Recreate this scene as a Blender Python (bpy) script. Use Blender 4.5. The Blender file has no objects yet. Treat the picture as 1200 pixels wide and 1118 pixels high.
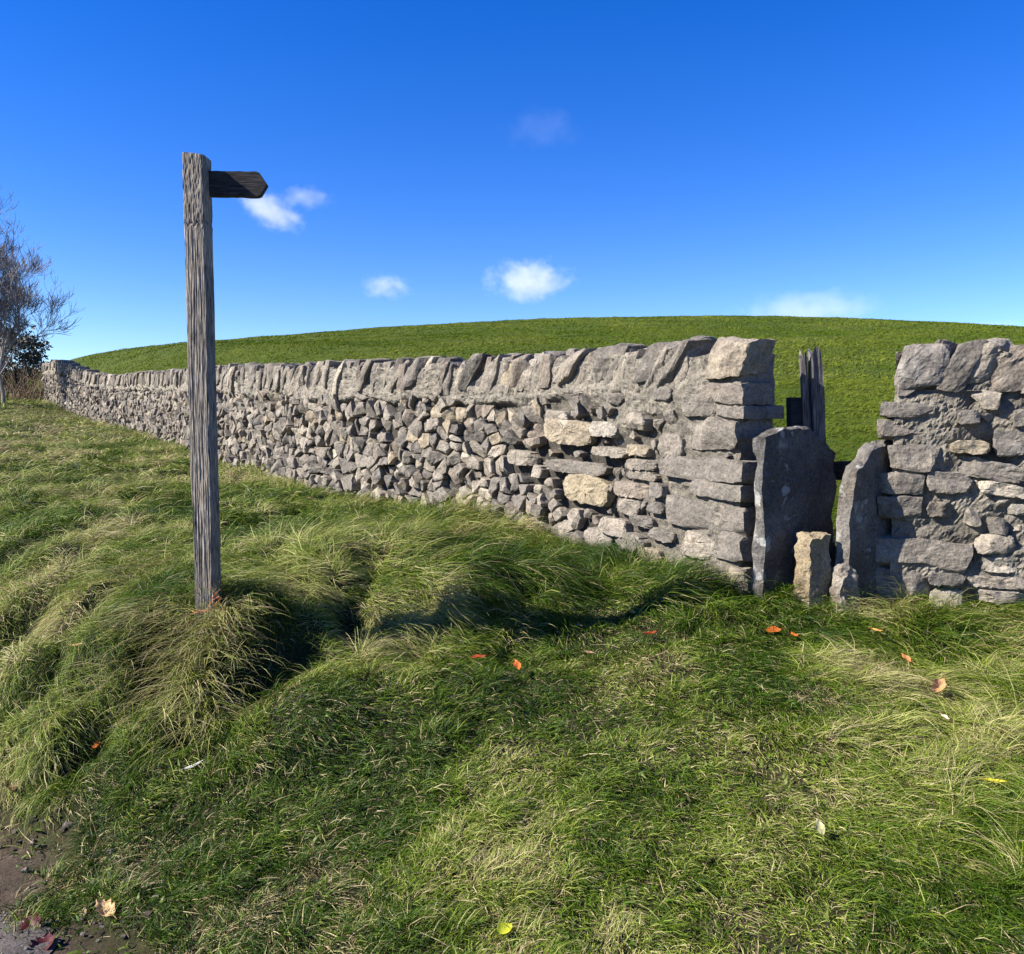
import bpy, math, random
import numpy as np
from mathutils import Vector

R = math.radians
scene = bpy.context.scene
COL = scene.collection
rng = np.random.default_rng(7)
random.seed(7)

# ------------------------------------------------------------------ camera
FPX, CXP, CYP, HORIZON = 1000.0, 600.0, 559.0, 507.0
CAM_Z = 1.6
PITCH = math.atan((CYP - HORIZON) / FPX)
cam_data = bpy.data.cameras.new("camera")
cam_data.sensor_width = 36.0
cam_data.lens = FPX / 1200.0 * 36.0
cam_data.clip_start = 0.05
cam_data.clip_end = 9000.0
cam = bpy.data.objects.new("camera", cam_data)
COL.objects.link(cam)
cam.location = (0, 0, CAM_Z)
cam.rotation_euler = (math.pi / 2 - PITCH, 0, 0)
scene.camera = cam

# ------------------------------------------------------------------ light
SUN_FROM = Vector((-0.97, -0.25, 0.0)).normalized()
SUN_EL = R(37)
sd = Vector((SUN_FROM.x * math.cos(SUN_EL), SUN_FROM.y * math.cos(SUN_EL), math.sin(SUN_EL)))
sun_data = bpy.data.lights.new("sun", 'SUN')
sun_data.energy = 5.0
sun_data.angle = R(0.5)
sun_data.color = (1.0, 0.92, 0.80)
sun = bpy.data.objects.new("sun", sun_data)
COL.objects.link(sun)
sun.rotation_euler = sd.to_track_quat('Z', 'Y').to_euler()
sun.location = (-30, -12, 30)

world = bpy.data.worlds.new("World")
scene.world = world
world.use_nodes = True
wn, wl = world.node_tree.nodes, world.node_tree.links
sky = wn.new('ShaderNodeTexSky')
sky.sky_type = 'NISHITA'
sky.sun_disc = False
sky.sun_elevation = SUN_EL
sky.sun_rotation = math.atan2(SUN_FROM.x, SUN_FROM.y)
sky.air_density = 1.0
sky.dust_density = 0.0
sky.ozone_density = 4.5
sky.altitude = 300
hs = wn.new('ShaderNodeHueSaturation')
hs.inputs['Saturation'].default_value = 1.35
hs.inputs['Hue'].default_value = 0.5215
bg = wn['Background']
bg.inputs['Strength'].default_value = 0.078
wl.new(sky.outputs[0], hs.inputs['Color'])
wl.new(hs.outputs[0], bg.inputs['Color'])

scene.view_settings.view_transform = 'Standard'
scene.view_settings.look = 'None'
scene.view_settings.exposure = 1.5
scene.view_settings.gamma = 1.0
scene.cycles.max_bounces = 6
scene.cycles.transparent_max_bounces = 4
scene.cycles.volume_bounces = 2

# ------------------------------------------------------------------ helpers
def hash3(ix, iy, iz, seed=0):
    h = (ix.astype(np.int64) * 374761393 + iy.astype(np.int64) * 668265263 + iz.astype(np.int64) * 2147483647 + seed * 1274126177) & 0xFFFFFFFF
    h = ((h ^ (h >> 13)) * 1274126177) & 0xFFFFFFFF
    h = ((h ^ (h >> 16)) * 2246822519) & 0xFFFFFFFF
    return ((h ^ (h >> 15)) & 0xFFFFFF) / float(0xFFFFFF)

def noise3(x, y, z, seed=0):
    """value noise in -1..1"""
    x, y, z = np.broadcast_arrays(np.asarray(x, float), np.asarray(y, float), np.asarray(z, float))
    ix, iy, iz = np.floor(x), np.floor(y), np.floor(z)
    fx, fy, fz = x - ix, y - iy, z - iz
    fx = fx * fx * fx * (fx * (fx * 6 - 15) + 10); fy = fy * fy * fy * (fy * (fy * 6 - 15) + 10); fz = fz * fz * (3 - 2 * fz)
    ix, iy, iz = ix.astype(np.int64), iy.astype(np.int64), iz.astype(np.int64)
    r = 0
    for dx in (0, 1):
        wx = fx if dx else 1 - fx
        for dy in (0, 1):
            wy = fy if dy else 1 - fy
            for dz in (0, 1):
                wz = fz if dz else 1 - fz
                r = r + wx * wy * wz * hash3(ix + dx, iy + dy, iz + dz, seed)
    return r * 2 - 1

def fbm2(x, y, octaves=3, seed=0, gain=0.5):
    a, s, f = 1.0, 0, 1.0
    for o in range(octaves):
        s = s + a * noise3(x * f, y * f, np.zeros_like(np.asarray(x, float)) + o * 7.3, seed)
        a *= gain; f *= 2.03
    return s

def sstep(a, b, x):
    t = np.clip((x - a) / (b - a), 0, 1)
    return t * t * (3 - 2 * t)

def tag(o, label=None, cat=None, group=None, kind=None):
    if label: o['label'] = label
    if cat: o['category'] = cat
    if group: o['group'] = group
    if kind: o['kind'] = kind
    return o

def empty(name, loc, label=None, cat=None, group=None):
    o = bpy.data.objects.new(name, None)
    COL.objects.link(o)
    o.location = loc
    o.empty_display_size = 0.1
    return tag(o, label, cat, group)

def mesh_np(name, verts, faces, mat, parent=None, col=None, smooth=False, origin=None):
    """verts (N,3) in world space; faces: list of (M,k) int arrays; col (N,3)"""
    verts = np.asarray(verts, np.float32)
    off = np.zeros(3, np.float32)
    if origin is not None: off = np.array(origin, np.float32)
    elif parent is not None: off = np.array(parent_loc(parent), np.float32)
    me = bpy.data.meshes.new(name)
    if not isinstance(faces, (list, tuple)): faces = [faces]
    faces = [np.asarray(f, np.int32) for f in faces if len(f)]
    me.vertices.add(len(verts))
    me.vertices.foreach_set('co', (verts - off).ravel())
    loops = np.concatenate([f.ravel() for f in faces])
    tot = np.concatenate([np.full(len(f), f.shape[1], np.int32) for f in faces])
    start = np.concatenate([[0], np.cumsum(tot)[:-1]]).astype(np.int32)
    me.loops.add(len(loops)); me.loops.foreach_set('vertex_index', loops)
    me.polygons.add(len(tot)); me.polygons.foreach_set('loop_start', start); me.polygons.foreach_set('loop_total', tot)
    me.polygons.foreach_set('use_smooth', np.full(len(tot), smooth, bool))
    if col is not None:
        a = me.color_attributes.new('Col', 'FLOAT_COLOR', 'POINT')
        c = np.ones((len(verts), 4), np.float32); c[:, :3] = col
        a.data.foreach_set('color', c.ravel())
    me.update(calc_edges=True)
    me.validate(clean_customdata=False)
    o = bpy.data.objects.new(name, me)
    COL.objects.link(o)
    if mat: me.materials.append(mat)
    if parent is not None:
        o.parent = parent
    elif origin is not None:
        o.location = origin
    return o

def parent_loc(p):
    v = Vector(p.location)
    q = p.parent
    while q is not None:
        v = v + q.location; q = q.parent
    return v

class Acc:
    def __init__(s): s.v = []; s.f = {}; s.c = []; s.n = 0
    def add(s, v, faces, col=(1, 1, 1)):
        v = np.asarray(v, float)
        s.v.append(v)
        c = np.asarray(col, float)
        s.c.append(np.tile(c, (len(v), 1)) if c.ndim == 1 else c)
        if not isinstance(faces, (list, tuple)): faces = [faces]
        for f in faces:
            f = np.asarray(f)
            if len(f): s.f.setdefault(f.shape[1], []).append(f + s.n)
        s.n += len(v)
    def build(s, name, mat, parent=None, smooth=False, origin=None):
        return mesh_np(name, np.concatenate(s.v), [np.concatenate(x) for x in s.f.values()], mat, parent, np.concatenate(s.c), smooth, origin)

def ray(px, py):
    x, y = (px - CXP) / FPX, (CYP - py) / FPX
    c, s = math.cos(PITCH), math.sin(PITCH)
    # camera forward (0,c,-s), up (0,s,c)
    return np.array([x, c + y * s, -s + y * c])

def at(px, py, d):
    """world point on the sight line of a photo pixel, d metres ahead (along Y)"""
    r = ray(px, py); r = r * (d / r[1])
    return np.array([r[0], r[1], CAM_Z + r[2]])

def tube(acc, pts, radii, sides=6, col=(1, 1, 1), cap=True):
    pts = np.asarray(pts, float); n = len(pts)
    radii = np.broadcast_to(np.asarray(radii, float), (n,))
    t = np.gradient(pts, axis=0); t /= np.linalg.norm(t, axis=1)[:, None] + 1e-9
    ref = np.array([0.0, 0, 1]) if abs(t[0][2]) < 0.9 else np.array([1.0, 0, 0])
    a = np.cross(t, ref); a /= np.linalg.norm(a, axis=1)[:, None] + 1e-9
    b = np.cross(t, a)
    ang = np.arange(sides) * 2 * math.pi / sides
    v = pts[:, None] + radii[:, None, None] * (np.cos(ang)[None, :, None] * a[:, None] + np.sin(ang)[None, :, None] * b[:, None])
    i = np.arange(n - 1)[:, None] * sides; j = np.arange(sides)[None, :]; j2 = (j + 1) % sides
    f = np.stack([i + j, i + j2, i + sides + j2, i + sides + j], -1).reshape(-1, 4)
    acc.add(v.reshape(-1, 3), f, col)

# unit box grids for rocks
_bg = {}
def box_grid(n):
    if n in _bg: return _bg[n]
    vs, idx, fs = [], {}, []
    def vid(p):
        k = tuple(int(round((q + 1) * n / 2)) for q in p)
        if k not in idx:
            idx[k] = len(vs); vs.append([2 * q / n - 1 for q in k])
        return idx[k]
    g = np.linspace(-1, 1, n + 1)
    for ax in range(3):
        for sg in (-1, 1):
            for i in range(n):
                for j in range(n):
                    q = []
                    for (a, b) in ((g[i], g[j]), (g[i + 1], g[j]), (g[i + 1], g[j + 1]), (g[i], g[j + 1])):
                        p = [0, 0, 0]; p[ax] = sg; p[(ax + 1) % 3] = a; p[(ax + 2) % 3] = b
                        q.append(vid(p))
                    fs.append(q if sg > 0 else q[::-1])
    _bg[n] = (np.array(vs, float), np.array(fs))
    return _bg[n]

def rock(dims, r, n=8, planes=7, rounding=0.25, cut=(0.72, 0.97), rough=0.03, big=0.06):
    """angular limestone lump, half sizes dims, centred at 0"""
    v, f = box_grid(n)
    sp = v / np.linalg.norm(v, axis=1)[:, None] * 1.2
    p = v * (1 - rounding) + sp * rounding
    p = np.clip(p, -1, 1)
    for k in range(planes):
        d = r.normal(size=3); d /= np.linalg.norm(d)
        sup = np.abs(d).sum()
        h = sup * r.uniform(*cut) if np.max(np.abs(d)) < 0.93 else r.uniform(0.85, 1.0)
        e = p @ d - h
        m = e > 0
        p[m] -= e[m][:, None] * d
    dims = np.asarray(dims, float)
    p = p * dims
    o = r.uniform(0, 90, 3); L = dims.max()
    mn = dims.min()
    for sc, am in ((1.3 / L, big * mn * 2), (3.5 / L, rough * mn * 1.2), (30.0, 0.0035), (70.0, 0.002)):
        q = p * sc + o
        p = p + np.stack([noise3(q[:, 0], q[:, 1], q[:, 2], 11), noise3(q[:, 0], q[:, 1], q[:, 2], 12), noise3(q[:, 0], q[:, 1], q[:, 2], 13)], 1) * am
    return p, f

STONES = [((0.30, 0.276, 0.25), 5), ((0.25, 0.233, 0.218), 5), ((0.345, 0.315, 0.28), 3), ((0.195, 0.184, 0.176), 3),
          ((0.36, 0.315, 0.25), 1.2), ((0.29, 0.255, 0.225), 2), ((0.44, 0.405, 0.35), 0.8)]
STONES = [(tuple(c * k for c, k in zip(s[0], (0.685, 0.672, 0.63))), s[1]) for s in STONES]
_sp = np.array([s[1] for s in STONES]); _sp = _sp / _sp.sum()
def stone_col(r):
    return np.array(STONES[r.choice(len(STONES), p=_sp)][0]) * r.uniform(0.85, 1.12)

# ------------------------------------------------------------------ materials
def new_mat(name):
    m = bpy.data.materials.new(name); m.use_nodes = True
    nt = m.node_tree
    return m, nt.nodes, nt.links, nt.nodes['Principled BSDF']

def N(nodes, t, **kw):
    n = nodes.new(t)
    for k, v in kw.items():
        if k in n.inputs: n.inputs[k].default_value = v
        else: setattr(n, k, v)
    return n

def ramp(nodes, stops, interp='LINEAR'):
    n = nodes.new('ShaderNodeValToRGB')
    n.color_ramp.interpolation = interp
    e = n.color_ramp.elements
    while len(e) < len(stops): e.new(0.5)
    for el, (p, c) in zip(e, stops):
        el.position = p; el.color = (*c, 1) if len(c) == 3 else c
    return n

def mix(nodes, links, a, b, fac, mode='MIX'):
    n = nodes.new('ShaderNodeMix'); n.data_type = 'RGBA'; n.blend_type = mode
    for sock, val in ((n.inputs[6], a), (n.inputs[7], b), (n.inputs[0], fac)):
        if hasattr(val, 'is_linked') or hasattr(val, 'links'): links.new(val, sock)
        elif isinstance(val, (int, float)): sock.default_value = val
        else: sock.default_value = (*val, 1)
    return n.outputs[2]

def stone_material(name, lichen=0.35, bump=0.6, scale=1.0):
    m, n, l, p = new_mat(name)
    at_ = N(n, 'ShaderNodeAttribute', attribute_name='Col')
    tc = N(n, 'ShaderNodeTexCoord')
    n1 = N(n, 'ShaderNodeTexNoise', Scale=9 * scale, Detail=8, Roughness=0.65)
    n2 = N(n, 'ShaderNodeTexNoise', Scale=55 * scale, Detail=5, Roughness=0.7)
    n3 = N(n, 'ShaderNodeTexNoise', Scale=4.5 * scale, Detail=6, Roughness=0.6)
    vo = N(n, 'ShaderNodeTexVoronoi', Scale=26 * scale)
    for x in (n1, n2, n3, vo): l.new(tc.outputs['Object'], x.inputs['Vector'])
    r1 = ramp(n, [(0.3, (0.62, 0.61, 0.61)), (0.5, (1, 1, 1)), (0.72, (1.28, 1.23, 1.15))])
    l.new(n1.outputs[0], r1.inputs[0])
    c = mix(n, l, at_.outputs['Color'], r1.outputs[0], 1.0, 'MULTIPLY')
    r2 = ramp(n, [(0.34, (0.50, 0.49, 0.48)), (0.52, (1.0, 1.0, 1.0)), (0.72, (1.4, 1.36, 1.3))])
    l.new(n2.outputs[0], r2.inputs[0])
    c = mix(n, l, c, r2.outputs[0], 0.85, 'MULTIPLY')
    # pale lichen blotches
    r3 = ramp(n, [(0.60, (0, 0, 0)), (0.68, (1, 1, 1))])
    l.new(n3.outputs[0], r3.inputs[0])
    rv = ramp(n, [(0.25, (1, 1, 1)), (0.45, (0, 0, 0))])
    l.new(vo.outputs['Distance'], rv.inputs[0])
    mm = N(n, 'ShaderNodeMath', operation='MULTIPLY'); l.new(r3.outputs[0], mm.inputs[0]); mm.inputs[1].default_value = lichen
    c = mix(n, l, c, (0.36, 0.345, 0.31), mm.outputs[0])
    l.new(c, p.inputs['Base Color'])
    p.inputs['Roughness'].default_value = 0.92
    p.inputs['Specular IOR Level'].default_value = 0.2
    b1 = N(n, 'ShaderNodeBump', Strength=bump, Distance=0.03); l.new(n1.outputs[0], b1.inputs['Height'])
    b2 = N(n, 'ShaderNodeBump', Strength=bump, Distance=0.012); l.new(n2.outputs[0], b2.inputs['Height']); l.new(b1.outputs[0], b2.inputs['Normal'])
    l.new(b2.outputs[0], p.inputs['Normal'])
    return m

M_STONE = stone_material("limestone", bump=0.8)
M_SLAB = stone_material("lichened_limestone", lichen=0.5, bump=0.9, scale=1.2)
def slab_lichen(m):
    n, l = m.node_tree.nodes, m.node_tree.links
    p = n['Principled BSDF']
    src = p.inputs['Base Color'].links[0].from_socket
    tc = N(n, 'ShaderNodeTexCoord')
    a = N(n, 'ShaderNodeTexNoise', Scale=7.0, Detail=5, Roughness=0.55); b = N(n, 'ShaderNodeTexNoise', Scale=3.2, Detail=4)
    v = N(n, 'ShaderNodeTexVoronoi', Scale=9.0)
    for x in (a, b, v): l.new(tc.outputs['Object'], x.inputs['Vector'])
    ra = ramp(n, [(0.60, (0, 0, 0)), (0.635, (1, 1, 1))]); l.new(a.outputs[0], ra.inputs[0])
    rb = ramp(n, [(0.38, (0.62, 0.56, 0.50)), (0.62, (1.15, 1.15, 1.15))]); l.new(b.outputs[0], rb.inputs[0])
    c = mix(n, l, src, rb.outputs[0], 1.0, 'MULTIPLY')
    k = N(n, 'ShaderNodeMath', operation='MULTIPLY'); l.new(ra.outputs[0], k.inputs[0]); k.inputs[1].default_value = 0.8
    c = mix(n, l, c, (0.30, 0.305, 0.29), k.outputs[0])
    l.new(c, p.inputs['Base Color'])
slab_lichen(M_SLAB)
M_MORTAR = stone_material("lime_mortar", lichen=0.25, bump=1.0, scale=2.2)

def wood_material(name, dark, light, bump=0.7, grain=(95, 95, 6)):
    m, n, l, p = new_mat(name)
    tc = N(n, 'ShaderNodeTexCoord')
    mp = N(n, 'ShaderNodeMapping'); mp.inputs['Scale'].default_value = grain
    l.new(tc.outputs['Object'], mp.inputs['Vector'])
    n1 = N(n, 'ShaderNodeTexNoise', Scale=1.6, Detail=7, Roughness=0.65); l.new(mp.outputs[0], n1.inputs['Vector'])
    n2 = N(n, 'ShaderNodeTexNoise', Scale=5, Detail=5); l.new(tc.outputs['Object'], n2.inputs['Vector'])
    r1 = ramp(n, [(0.38, dark), (0.58, light), (0.72, tuple(min(1, x * 1.6) for x in light))])
    l.new(n1.outputs[0], r1.inputs[0])
    r2 = ramp(n, [(0.3, (0.62, 0.62, 0.62)), (0.7, (1.15, 1.13, 1.1))]); l.new(n2.outputs[0], r2.inputs[0])
    c = mix(n, l, r1.outputs[0], r2.outputs[0], 1.0, 'MULTIPLY')
    l.new(c, p.inputs['Base Color'])
    p.inputs['Roughness'].default_value = 0.85
    p.inputs['Specular IOR Level'].default_value = 0.25
    b = N(n, 'ShaderNodeBump', Strength=bump, Distance=0.006); l.new(n1.outputs[0], b.inputs['Height'])
    l.new(b.outputs[0], p.inputs['Normal'])
    return m
M_POST = wood_material("weathered_oak", (0.038, 0.034, 0.030), (0.33, 0.295, 0.25), 0.8, grain=(150, 150, 9))
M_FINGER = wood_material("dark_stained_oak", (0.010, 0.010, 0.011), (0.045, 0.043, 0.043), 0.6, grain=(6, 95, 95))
M_SPLIT = wood_material("rotten_timber", (0.03, 0.029, 0.03), (0.15, 0.14, 0.135), 1.0)

def plain(name, col, rough=0.7, spec=0.3, attr=False, transl=0.0, vary=0.0):
    m, n, l, p = new_mat(name)
    p.inputs['Roughness'].default_value = rough
    p.inputs['Specular IOR Level'].default_value = spec
    if attr:
        a = N(n, 'ShaderNodeAttribute', attribute_name='Col'); src = a.outputs['Color']
    else:
        r = N(n, 'ShaderNodeRGB'); r.outputs[0].default_value = (*col, 1); src = r.outputs[0]
    if vary:
        tc = N(n, 'ShaderNodeTexCoord'); nz = N(n, 'ShaderNodeTexNoise', Scale=vary, Detail=4)
        l.new(tc.outputs['Object'], nz.inputs['Vector'])
        rr = ramp(n, [(0.3, (0.6, 0.6, 0.6)), (0.7, (1.25, 1.25, 1.25))]); l.new(nz.outputs[0], rr.inputs[0])
        src = mix(n, l, src, rr.outputs[0], 1.0, 'MULTIPLY')
    l.new(src, p.inputs['Base Color'])
    if transl:
        t = N(n, 'ShaderNodeBsdfTranslucent'); l.new(src, t.inputs['Color'])
        ms = N(n, 'ShaderNodeMixShader'); ms.inputs[0].default_value = transl
        l.new(p.outputs[0], ms.inputs[1]); l.new(t.outputs[0], ms.inputs[2])
        l.new(ms.outputs[0], n['Material Output'].inputs['Surface'])
    return m
M_GRASS = plain("grass_blades", (0, 0, 0), 0.5, 0.16, attr=True, transl=0.25)
M_PASTURE = plain('pasture_blades', (0, 0, 0), 0.8, 0.08, attr=True, transl=0.2)
M_BARK = plain("pale_bark", (0.27, 0.245, 0.22), 0.85, 0.2, vary=9)
M_TWIG = plain("grey_twigs", (0.19, 0.17, 0.16), 0.85, 0.2)
M_IVY = plain("dark_leaves", (0, 0, 0), 0.5, 0.4, attr=True, transl=0.1)
M_LEAF = plain("fallen_leaf", (0, 0, 0), 0.55, 0.3, attr=True, transl=0.25)
M_TWINE = plain("orange_twine", (0.45, 0.13, 0.045), 0.6, 0.3)
M_FEATHER = plain("white_feather", (0.42, 0.42, 0.41), 0.7, 0.2, transl=0.2)
M_WEED = plain("dead_stems", (0.17, 0.12, 0.075), 0.8, 0.2, vary=3)

def ground_material():
    m, n, l, p = new_mat("turf_and_soil")
    a = N(n, 'ShaderNodeAttribute', attribute_name='Col')
    tc = N(n, 'ShaderNodeTexCoord')
    n1 = N(n, 'ShaderNodeTexNoise', Scale=14, Detail=8, Roughness=0.7)
    n2 = N(n, 'ShaderNodeTexNoise', Scale=90, Detail=5, Roughness=0.7)
    for x in (n1, n2): l.new(tc.outputs['Object'], x.inputs['Vector'])
    r1 = ramp(n, [(0.3, (0.55, 0.5, 0.45)), (0.7, (1.35, 1.3, 1.2))]); l.new(n1.outputs[0], r1.inputs[0])
    r2 = ramp(n, [(0.3, (0.6, 0.6, 0.6)), (0.7, (1.3, 1.3, 1.3))]); l.new(n2.outputs[0], r2.inputs[0])
    c = mix(n, l, a.outputs['Color'], r1.outputs[0], 1.0, 'MULTIPLY')
    c = mix(n, l, c, r2.outputs[0], 1.0, 'MULTIPLY')
    l.new(c, p.inputs['Base Color']); p.inputs['Roughness'].default_value = 0.95; p.inputs['Specular IOR Level'].default_value = 0.15
    b = N(n, 'ShaderNodeBump', Strength=0.8, Distance=0.02); l.new(n1.outputs[0], b.inputs['Height'])
    b2 = N(n, 'ShaderNodeBump', Strength=0.8, Distance=0.006); l.new(n2.outputs[0], b2.inputs['Height']); l.new(b.outputs[0], b2.inputs['Normal'])
    l.new(b2.outputs[0], p.inputs['Normal'])
    return m
M_GROUND = ground_material()

def hill_material():
    m, n, l, p = new_mat("pasture")
    tc = N(n, 'ShaderNodeTexCoord')
    n1 = N(n, 'ShaderNodeTexNoise', Scale=0.35, Detail=6, Roughness=0.6)
    n2 = N(n, 'ShaderNodeTexNoise', Scale=3.0, Detail=8, Roughness=0.7)
    n3 = N(n, 'ShaderNodeTexNoise', Scale=22.0, Detail=6, Roughness=0.7)
    for x in (n1, n2, n3): l.new(tc.outputs['Object'], x.inputs['Vector'])
    r1 = ramp(n, [(0.3, (0.046, 0.07, 0.007)), (0.55, (0.06, 0.085, 0.009)), (0.75, (0.08, 0.096, 0.015))]); l.new(n1.outputs[0], r1.inputs[0])
    r2 = ramp(n, [(0.32, (0.55, 0.6, 0.5)), (0.55, (1.05, 1.0, 1.0)), (0.72, (1.35, 1.3, 1.3))]); l.new(n2.outputs[0], r2.inputs[0])
    r3 = ramp(n, [(0.3, (0.6, 0.65, 0.6)), (0.7, (1.3, 1.25, 1.3))]); l.new(n3.outputs[0], r3.inputs[0])
    c = mix(n, l, r1.outputs[0], r2.outputs[0], 1.0, 'MULTIPLY')
    c = mix(n, l, c, r3.outputs[0], 1.0, 'MULTIPLY')
    l.new(c, p.inputs['Base Color']); p.inputs['Roughness'].default_value = 0.9; p.inputs['Specular IOR Level'].default_value = 0.1
    b = N(n, 'ShaderNodeBump', Strength=0.9, Distance=0.12); l.new(n2.outputs[0], b.inputs['Height'])
    b2 = N(n, 'ShaderNodeBump', Strength=0.9, Distance=0.03); l.new(n3.outputs[0], b2.inputs['Height']); l.new(b.outputs[0], b2.inputs['Normal'])
    l.new(b2.outputs[0], p.inputs['Normal'])
    return m
M_HILL = hill_material()

def road_material():
    m, n, l, p = new_mat("muddy_tarmac")
    tc = N(n, 'ShaderNodeTexCoord')
    n1 = N(n, 'ShaderNodeTexNoise', Scale=5, Detail=8, Roughness=0.7)
    n2 = N(n, 'ShaderNodeTexNoise', Scale=120, Detail=3)
    for x in (n1, n2): l.new(tc.outputs['Object'], x.inputs['Vector'])
    r1 = ramp(n, [(0.3, (0.04, 0.036, 0.034)), (0.6, (0.085, 0.072, 0.062)), (0.75, (0.13, 0.108, 0.088))]); l.new(n1.outputs[0], r1.inputs[0])
    r2 = ramp(n, [(0.35, (0.6, 0.6, 0.6)), (0.65, (1.3, 1.3, 1.3))]); l.new(n2.outputs[0], r2.inputs[0])
    c = mix(n, l, r1.outputs[0], r2.outputs[0], 1.0, 'MULTIPLY')
    l.new(c, p.inputs['Base Color']); p.inputs['Roughness'].default_value = 0.8
    b = N(n, 'ShaderNodeBump', Strength=0.7, Distance=0.01); l.new(n1.outputs[0], b.inputs['Height'])
    b2 = N(n, 'ShaderNodeBump', Strength=0.8, Distance=0.004); l.new(n2.outputs[0], b2.inputs['Height']); l.new(b.outputs[0], b2.inputs['Normal'])
    l.new(b2.outputs[0], p.inputs['Normal'])
    return m
M_ROAD = road_material()

# ------------------------------------------------------------------ wall lines
def catmull(pts, sub=8):
    pts = np.asarray(pts, float); out = []
    P = np.vstack([2 * pts[0] - pts[1], pts, 2 * pts[-1] - pts[-2]])
    for i in range(1, len(P) - 2):
        for k in range(sub):
            t = k / sub
            a, b, c, d = P[i - 1], P[i], P[i + 1], P[i + 2]
            out.append(0.5 * ((2 * b) + (c - a) * t + (2 * a - 5 * b + 4 * c - d) * t * t + (3 * b - a - 3 * c + d) * t ** 3))
    out.append(pts[-1])
    return np.array(out)

class Wall:
    def __init__(s, pts, sign):
        q = catmull(pts)                       # x, y, zbase, height
        s.q = q
        s.u = np.concatenate([[0], np.cumsum(np.linalg.norm(np.diff(q[:, :2], axis=0), axis=1))])
        t = np.gradient(q[:, :2], axis=0); t /= np.linalg.norm(t, axis=1)[:, None]
        s.t = t; s.sign = sign
        s.length = s.u[-1]
        s.A = q[0, :2]; s.t0 = t[0]; s.n0 = sign * np.array([-t[0][1], t[0][0]])
    skew = 0.0
    u_core = 0.0
    def frame(s, u):
        uc = np.clip(u, 0, s.length)
        x = np.interp(uc, s.u, s.q[:, 0]); y = np.interp(uc, s.u, s.q[:, 1])
        tx = np.interp(uc, s.u, s.t[:, 0]); ty = np.interp(uc, s.u, s.t[:, 1])
        ex = u - uc
        return x + ex * tx, y + ex * ty, tx, ty
    def zb(s, u): return np.interp(u, s.u, s.q[:, 2])
    def h(s, u): return np.interp(u, s.u, s.q[:, 3])
    def P(s, u, v, w):
        u, v, w = np.broadcast_arrays(np.asarray(u, float), np.asarray(v, float), np.asarray(w, float))
        u = u - np.minimum(w, 0) * s.skew * np.exp(-np.abs(u) / 0.8)
        x, y, tx, ty = s.frame(u)
        nx, ny = s.sign * -ty, s.sign * tx
        return np.stack([x + nx * w, y + ny * w, s.zb(u) + v], -1)
    def uv(s, px, py):
        r = ray(px, py)
        t = (s.A @ s.n0) / (r[:2] @ s.n0)
        p = r[:2] * t
        u = (p - s.A) @ s.t0
        return u, CAM_Z + r[2] * t - float(s.zb(max(u, 0)))

WL = Wall([(1.27, 4.80, 0.70, 1.45), (0.0, 6.60, 0.80, 1.42), (-1.69, 8.43, 0.90, 1.41), (-3.6, 11.0, 1.08, 1.40), (-5.8, 14.6, 1.28, 1.40),
           (-8.1, 18.5, 1.55, 1.36), (-9.8, 20.7, 1.75, 1.25), (-11.7, 23.0, 2.0, 1.36), (-13.0, 24.6, 2.32, 1.38), (-14.4, 26.3, 2.56, 1.20)], 1)
WR = Wall([(1.93, 4.74, 0.68, 1.45), (2.76, 4.50, 0.66, 1.45), (4.2, 4.02, 0.64, 1.45), (7.5, 2.8, 0.6, 1.45)], -1)

WR.skew = 0.42; WR.u_core = 0.17; WL.u_core = 0.01

# polyline for the ground: right end -> gap -> left end and beyond
_pl = np.vstack([WR.q[::-4, :3], WL.q[::4, :3], [(-17.5, 30, 2.95), (-24, 38.6, 3.7), (-44, 64, 5.5)]])
_pu = np.concatenate([[0], np.cumsum(np.linalg.norm(np.diff(_pl[:, :2], axis=0), axis=1))])
_u0 = _pu[len(WR.q[::-4])]           # near end of the left wall = 0
_pu = _pu - _u0

def wall_dist(X, Y):
    """signed distance to the wall line (negative on the road side) and arc position"""
    X = np.asarray(X, float); Y = np.asarray(Y, float)
    best = np.full(X.shape, 1e18); D = np.zeros(X.shape); U = np.zeros(X.shape)
    for i in range(len(_pl) - 1):
        a, b = _pl[i, :2], _pl[i + 1, :2]
        e = b - a; L2 = e @ e
        t = ((X - a[0]) * e[0] + (Y - a[1]) * e[1]) / L2
        lo = -1e9 if i == 0 else 0; hi = 1e9 if i == len(_pl) - 2 else 1
        tc = np.clip(t, lo, hi)
        dx, dy = X - a[0] - tc * e[0], Y - a[1] - tc * e[1]
        d2 = dx * dx + dy * dy
        side = e[0] * dy - e[1] * dx       # path runs right to left; left of travel is the road side
        m = d2 < best
        best = np.where(m, d2, best)
        D = np.where(m, np.where(side > 0, -1, 1) * np.sqrt(d2), D)
        U = np.where(m, _pu[i] + tc * math.sqrt(L2), U)
    return D, U

def base_z(U): return np.interp(U, _pu, _pl[:, 2])

CREST_Y = 70.0
def crest_z(X):
    return np.maximum(1.6 + (0.1412 - np.where(np.asarray(X) / CREST_Y > 0.21, 0.20, 0.123) * (np.asarray(X) / CREST_Y - 0.21) ** 2) * CREST_Y, -3.0)

POST_XY = (-1.42, 4.0)
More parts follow.
